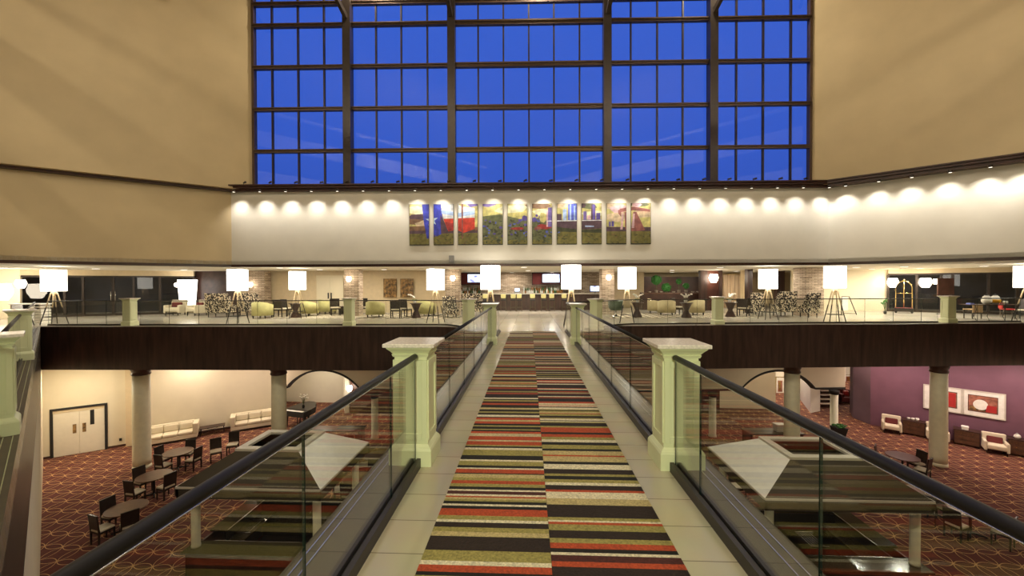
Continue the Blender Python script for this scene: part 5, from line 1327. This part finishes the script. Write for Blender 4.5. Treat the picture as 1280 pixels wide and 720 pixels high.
# ---- spotlights under the ledge and little lamps on top of it
def make_spot():
    t = thing('ledge_spotlight', 'small can spotlight hanging under the ledge of the great window', 'spotlight', group='can spotlights under the window ledge')
    obj('can', MB().lathe([(.05, -.09), (.06, -.085), (.06, -.01), (.05, 0)], seg=14), 'bronze', t); obj('lens', MB().lathe([(.045, -.094), (.045, -.091)], seg=12), 'lens', t); return t
SPK = Kind(make_spot())
spots = []
for k in range(24): spots.append((onwall(303 + 31.4 * k, -.46), -wn))
for px in (1057, 1097, 1137.5, 1184, 1233, 1277):
    a = WR; best = min((abs((640 + F * (RM.transposed() @ (a + dr * s * .02 - CAM)).x / -(RM.transposed() @ (a + dr * s * .02 - CAM)).z) - px), s) for s in range(0, 700))[1]
    spots.append((a + dr * best * .02 + nr * .46, nr))
for k, (p, n) in enumerate(spots):
    SPK((p.x, p.y, ZL0), 0, 'small can spotlight hanging under the ledge of the great window' if k < 24 else 'small can spotlight under the ledge of the slanting right wall', 'can spotlights under the window ledge' if k < 24 else 'can spotlights under the right wall ledge')
    q = p - n * .30
    light('spot_lamp', 'SPOT', (p.x, p.y, ZL0 - .12), 88, (1, .94, .84), .08, target=(q.x, q.y, ZL0 - .95), angle=1.7, blend=1)
def make_up():
    t = thing('ledge_uplight', 'tiny dark bracket lamp on top of the window ledge', 'bracket lamp', group='bracket lamps on the window ledge')
    obj('stem', MB().rod((0, 0, 0), (0, 0, .10), .012, seg=6), 'bronze', t); obj('head', MB().rod((-.02, 0, .10), (.12, 0, .13), .03, .045, 8), 'bronze', t); return t
UPK = Kind(make_up())
for k in range(23):
    p = onwall(310 + 31.4 * k, -.2); UPK((p.x, p.y, ZL1), random.uniform(-.5, .5), 'tiny dark bracket lamp on top of the ledge below the great window', 'bracket lamps on the window ledge')
# ---- ten painted panels
PAL = {'sky': (.50, .44, .16), 'sky2': (.60, .46, .30), 'cloud': (.70, .66, .42), 'brown': (.20, .11, .06), 'dkp': (.09, .05, .07), 'green': (.17, .15, .04), 'dkg': (.05, .055, .025), 'mid': (.12, .13, .06),
       'blue': (.04, .05, .42), 'lblue': (.35, .48, .85), 'white': (.75, .80, .88), 'red': (.55, .05, .03), 'purple': (.16, .11, .34), 'star': (.45, .58, .72), 'bblue': (.09, .12, .55), 'vio': (.10, .07, .30), 'pink': (.62, .40, .42), 'oil': (.26, .09, .08), 'dred': (.30, .03, .03)}
pk = list(PAL); pm = [mat('mural_' + n, PAL[n], .55, var=.3, scale=5) for n in pk]
def clip(poly, x0, x1, y0, y1):
    for ax, v, keep in ((0, x0, 1), (0, x1, -1), (1, y0, 1), (1, y1, -1)):
        out = []
        for i in range(len(poly)):
            a, b = poly[i - 1], poly[i]; ia = (a[ax] - v) * keep >= 0; ib = (b[ax] - v) * keep >= 0
            if ia != ib: u = (v - a[ax]) / (b[ax] - a[ax]); out.append((a[0] + (b[0] - a[0]) * u, a[1] + (b[1] - a[1]) * u))
            if ib: out.append(b)
        poly = out
        if len(poly) < 3: return []
    return poly
rr = random.Random(5)
S = []
def blob(c, x, y, a, b, n=9, j=.25): S.append((c, [(x + a * math.cos(6.283 * k / n) * (1 + rr.uniform(-j, j)), y + b * math.sin(6.283 * k / n) * (1 + rr.uniform(-j, j))) for k in range(n)]))
S.append(('sky', [(505, 250), (820, 250), (820, 292), (505, 292)]))
for x, y, a, b, c in ((520, 262, 14, 5, 'cloud'), (525, 272, 16, 4, 'dkp'), (518, 277, 12, 4, 'brown'), (528, 280, 10, 4, 'sky2'), (610, 256, 9, 2.5, 'purple'), (650, 256, 9, 4, 'sky2'), (640, 262, 22, 5, 'cloud'), (672, 258, 14, 4, 'brown'), (680, 266, 14, 4, 'cloud'),
                      (702, 257, 9, 4, 'sky2'), (735, 258, 12, 4, 'mid'), (740, 268, 16, 4, 'cloud'), (728, 258, 5, 2.5, 'dkp'), (765, 258, 14, 4, 'sky2'), (775, 262, 12, 5, 'pink'), (770, 272, 16, 6, 'sky2'), (798, 257, 12, 3, 'mid'), (795, 257, 6, 4, 'pink'), (803, 268, 14, 6, 'sky2')): blob(c, x, y, a, b)
S.append(('brown', [(505, 283), (560, 281), (600, 284), (600, 290), (505, 290)])); S.append(('dkp', [(505, 288), (600, 288), (600, 293), (505, 293)]))
S.append(('green', [(505, 292), (600, 291), (640, 280), (700, 282), (760, 287), (820, 287), (820, 310), (505, 310)]))
S.append(('mid', [(600, 271), (625, 268), (650, 274), (690, 272), (697, 283), (697, 300), (600, 300)]))
for k in range(210):
    x = rr.uniform(602, 698); y = rr.uniform(275, 303); blob(rr.choice(['dkg', 'vio', 'dkg', 'bblue', 'mid', 'dkg'] if y < 296 else ['dkg', 'dkg', 'green', 'mid']), x, y, rr.uniform(.8, 2.4), rr.uniform(.6, 1.6), 6)
for x, y, a in ((656, 273, 3.4), (650, 276, 2), (671, 270, 1.6), (668, 275, 3), (675, 272, 1.5)): blob('vio', x, y, a, a, 10, .1)
blob('sky', 679, 272, 5, 6); blob('dred', 647, 286, 10, 1.8); blob('dred', 681, 284, 9, 3.5); blob('oil', 672, 286, 5, 2)
S.append(('blue', [(527.5, 250), (551, 250), (554, 272), (560, 288), (547, 295), (534.5, 298), (531, 280)]))
S.append(('dkp', [(551, 268), (562, 288), (552, 292)])); S.append(('white', [(551, 250), (567, 250), (577, 258), (594, 260), (594, 272), (568, 273), (555, 273)]))
S.append(('lblue', [(552, 262), (575, 266), (594, 263), (594, 268), (575, 271), (553, 267)])); S.append(('cloud', [(575, 254), (600, 250), (600, 258), (588, 258)])); S.append(('purple', [(584, 255), (600, 252), (600, 257), (588, 259)]))
S.append(('red', [(555, 273.5), (594, 272), (594, 286), (580, 291), (572, 287), (561, 289)])); S.append(('dred', [(557, 277), (567, 279), (566, 288), (561, 288)]))
st_ = [(540.5 + 8.2 * (1 if k % 2 == 0 else .4) * math.cos(PI / 2 + k * PI / 5 + .1), 275 - 7.4 * (1 if k % 2 == 0 else .4) * math.sin(PI / 2 + k * PI / 5 + .1)) for k in range(10)]
for k in range(0, 10): S.append(('star', [(540.5, 275), st_[k], st_[(k + 1) % 10]]))
S.append(('oil', [(577.5, 250), (579.5, 250), (579, 298), (577.8, 298)]))
for x0, x1, y0, c in ((683, 690, 264, 'pink'), (685, 690, 260, 'purple'), (696, 702, 268, 'dkp'), (703.5, 708, 262, 'lblue'), (710, 721, 256, 'bblue'), (712, 714, 256, 'lblue'), (717, 719, 258, 'lblue'), (729, 733, 265, 'purple'), (738.5, 744, 256.5, 'dkp'), (740.5, 743.5, 256.5, 'vio'), (745, 750, 267, 'vio'), (734, 738, 270, 'pink'), (761, 763, 278, 'vio'), (764, 767, 277.5, 'vio')):
    S.append((c, [(x0, y0), (x1, y0 - (1 if c == 'bblue' else 0)), (x1, 284), (x0, 284)]))
S.append(('dkp', [(696, 276), (752, 275), (756, 286), (720, 288), (696, 284)])); S.append(('white', [(683, 276.2), (752, 275.6), (752, 276.6), (683, 277.4)])); S.append(('lblue', [(731, 282.5), (742, 283), (742, 284.5), (731, 284.5)]))
S.append(('dkp', [(757, 284.5), (815, 285), (815, 290), (757, 290)])); S.append(('dkg', [(696, 284), (725, 288), (756, 287), (756, 292), (696, 290)]))
S.append(('oil', [(772, 264), (776, 262), (776, 272), (772.5, 268)])); S.append(('oil', [(774, 262), (792, 259.5), (812, 263), (812, 266), (792, 264), (776, 266)])); S.append(('pink', [(777, 267), (779, 267), (778, 288), (775, 288)])); S.append(('oil', [(780, 266), (783, 266), (784, 288), (781, 288)]))
S.append(('oil', [(791, 266), (795, 266), (806, 289), (788, 290)])); S.append(('pink', [(791, 268), (793, 268), (792, 286), (789, 286)]))
for k in range(150):
    x = rr.uniform(512, 813); y = rr.uniform(293, 306); a = rr.uniform(1.5, 4); s = rr.choice((-1, 1)); S.append((rr.choice(['dkg', 'dkg', 'mid', 'brown']), [(x, y), (x + a, y - s * a * .4), (x + a, y - s * a * .4 + .9), (x, y + .8)]))
pan = [(512.5, 537), (542.75, 567.5), (573, 597.75), (603.75, 628.75), (634.5, 659.25), (665.25, 690), (696, 721), (727, 751.75), (757.75, 782.5), (788.25, 813)]
pls = ['painted wall panel of a cloudy field with the tip of a blue flag', 'painted wall panel with half a star and the white stripe of a flag', 'painted wall panel with the red and white end of a flag on its pole', 'painted wall panel of bluebells under a yellow sky, fourth from the left', 'painted wall panel of bluebells with a red streak, fifth from the left',
       'painted wall panel of flowers with a pale dome at its right edge', 'painted wall panel with tall bright blue city towers', 'painted wall panel with a single slim purple tower', 'painted wall panel with the head of an oil pump', 'painted wall panel with the tail and base of an oil pump, rightmost of ten']
wrzz = math.atan2(wd.y, wd.x)
for (x0, x1), lb in zip(pan, pls):
    cx = (x0 + x1) / 2; yt = 255.6 - (cx - 525) * .0055; yb = yt + 51
    P = onwall(cx, -.055); D = P.dot(FH); zc = Z(cx, (yt + yb) / 2, D); k = D / F
    w = (onwall(x1, -.055) - onwall(x0, -.055)).length; h = (yb - yt) * k
    t = thing('painted_panel', lb, 'painting', (P.x, P.y, zc), wrzz, 'ten painted panels')
    obj('board', MB().box(-w / 2, w / 2, .0, .05, -h / 2, h / 2), 'black', t)
    mb = MB(); yc = (yt + yb) / 2; sh = yt - 255.0
    for i, (c, poly) in enumerate(S):
        q = clip([(x, y + sh) for x, y in poly], x0 + .3, x1 - .3, yt + .3, yb - .9)
        if len(q) >= 3: 
            try: mb.quad([((x - cx) * w / (x1 - x0), -.002 - i * .00002, -(y - yc) * k) for x, y in q], pk.index(c))
            except ValueError: pass
    obj('painting', mb, pm, t)
# ================================================================ LIGHT
w = bpy.data.worlds.new('dusk'); SC.world = w; w.use_nodes = True; nt = w.node_tree; N = nt.nodes; L = nt.links
bg = N['Background']; tc = N.new('ShaderNodeTexCoord'); sp = N.new('ShaderNodeSeparateXYZ'); L.new(tc.outputs['Generated'], sp.inputs[0])
rp = N.new('ShaderNodeValToRGB'); e = rp.color_ramp.elements
e[0].position = .0; e[0].color = (.04, .09, .42, 1); e[1].position = .8; e[1].color = (.045, .14, .70, 1); x = e.new(.3); x.color = (.04, .115, .60, 1)
L.new(sp.outputs[2], rp.inputs[0]); L.new(rp.outputs[0], bg.inputs[0]); bg.inputs[1].default_value = 1.0
def fixture(name, loc, r, lab, grp):
    t = thing('ceiling_light', lab, 'ceiling light', loc, 0, grp)
    obj('trim_ring', MB().lathe([(r * 1.15, -.03), (r * 1.2, -.02), (r * 1.2, 0), (r * 1.15, 0)], seg=20), 'plastic_white', t)
    obj('lens', MB().lathe([(r, -.034), (r, -.031)], seg=20), 'lens', t); return t
WARM = (1, .84, .62)
# added lamps high in the atrium, out of view
# unseen roof lamps added for general light; those behind the viewer stand where the window posts cover their mirror images
mc = CAM - 2 * (CAM - Vector((WL.x, WL.y, CAM.z))).dot(wn) * wn       # the viewer's place mirrored in the glass
roof_l = [(Vector((x, 15.75, 0)), e_) for x, e_ in ((-6.5, .8), (.5, .8), (7.5, .8))]
for px, t_, e_ in ((437, 2.0, 1.0), (566, 1.95, 1.1), (758.5, 1.95, 1.1), (889.5, 2.0, 1.0), (566, 2.6, .6), (758.5, 2.6, .6)):
    q = onwall(px, -.1); roof_l.append((mc + (q - mc) * t_, e_))
for p, e_ in roof_l:
    light('atrium_fill', 'SPOT', (p.x, p.y, ZC - .35), 960 * e_, (1, .85, .62), .2, angle=3.1, blend=.3)
    fixture('x', (p.x, p.y, ZC - .001), .14, 'added round lamp high in the unseen atrium roof', 'added roof lamps')
for sgn in (-1, 1):      # added fill aimed at the parapets to strengthen their mirrored bands
    light('parapet_fill', 'AREA', (sgn * 5.5, 7.5, 10.5), 420, (1, .93, .82), 1.5, target=(sgn * 11.5, 2.0, 9.5))
# lobby downlights
kk = 0
for px, D, e_ in ((120, 19.5, 60), (230, 21, 60), (300, 20, 60), (350, 19, 70), (400, 21.5, 90), (480, 21.5, 80), (540, 20, 60), (610, 24, 80), (660, 24, 90), (655, 19, 60), (710, 24, 80), (640, 27.5, 60), (690, 27.5, 60), (790, 21, 60), (840, 24, 80), (840, 28, 80), (900, 20, 60), (920, 26, 60), (970, 22, 60), (1070, 20, 110), (1090, 22.5, 90), (1130, 19.5, 130), (1150, 22.0, 120), (1230, 19.2, 80), (5, 18.2, 60)):
    p = C(px, D); light('lobby_downlight', 'AREA', (p.x, p.y, ZB - .03), e_ * .95, (1, .89, .72), .35)
    fixture('x', (p.x, p.y, ZB + .019), .14, 'small recessed downlight in the lobby ceiling', 'lobby downlights')
# lower hall downlights
for px, D, e_, c in ((85, 17.2, 190, (1, .86, .62)), (235, 20.2, 130, (1, .84, .66)), (320, 21.0, 120, (1, .78, .64)), (400, 24.6, 130, (1, .88, .66)), (440, 23.2, 70, WARM), (560, 22, 80, WARM), (700, 22, 80, WARM), (900, 23, 70, WARM), (985, 27.0, 330, (1, .84, .62)), (1010, 22.8, 80, WARM), (1066, 29.5, 400, (1, .8, .62)), (1060, 22.5, 60, (1, .78, .6)),
                     (1120, 20.4, 120, (1, .78, .66)), (1205, 18.4, 130, (1, .78, .66)), (1290, 17.4, 120, (1, .8, .66)), (330, 18.6, 40, WARM), (1000, 18.8, 40, WARM)):
    p = C(px, D); light('hall_downlight', 'AREA', (p.x, p.y, ZS - .06), e_ * .72, c, .3)
    fixture('x', (p.x, p.y, ZS - .021), .13, 'small recessed downlight in the lower hall ceiling', 'hall downlights')
# lamps by the near end of the bridge, behind the viewer
light('walkway_lamp', 'AREA', (0, -4.5, 2.8), 320, (.97, 1, .70), 1.2, target=(0, 4, .6))
SC.view_settings.view_transform = 'Standard'; SC.view_settings.look = 'None'; SC.view_settings.gamma = 1; SC.view_settings.exposure = 0
SC.view_settings.use_curve_mapping = False
SC.cycles.max_bounces = 10; SC.cycles.transparent_max_bounces = 24; SC.cycles.diffuse_bounces = 4; SC.cycles.glossy_bounces = 5
SC.cycles.caustics_reflective = False; SC.cycles.caustics_refractive = False; SC.cycles.sample_clamp_indirect = 4
SC.cycles.use_denoising = True
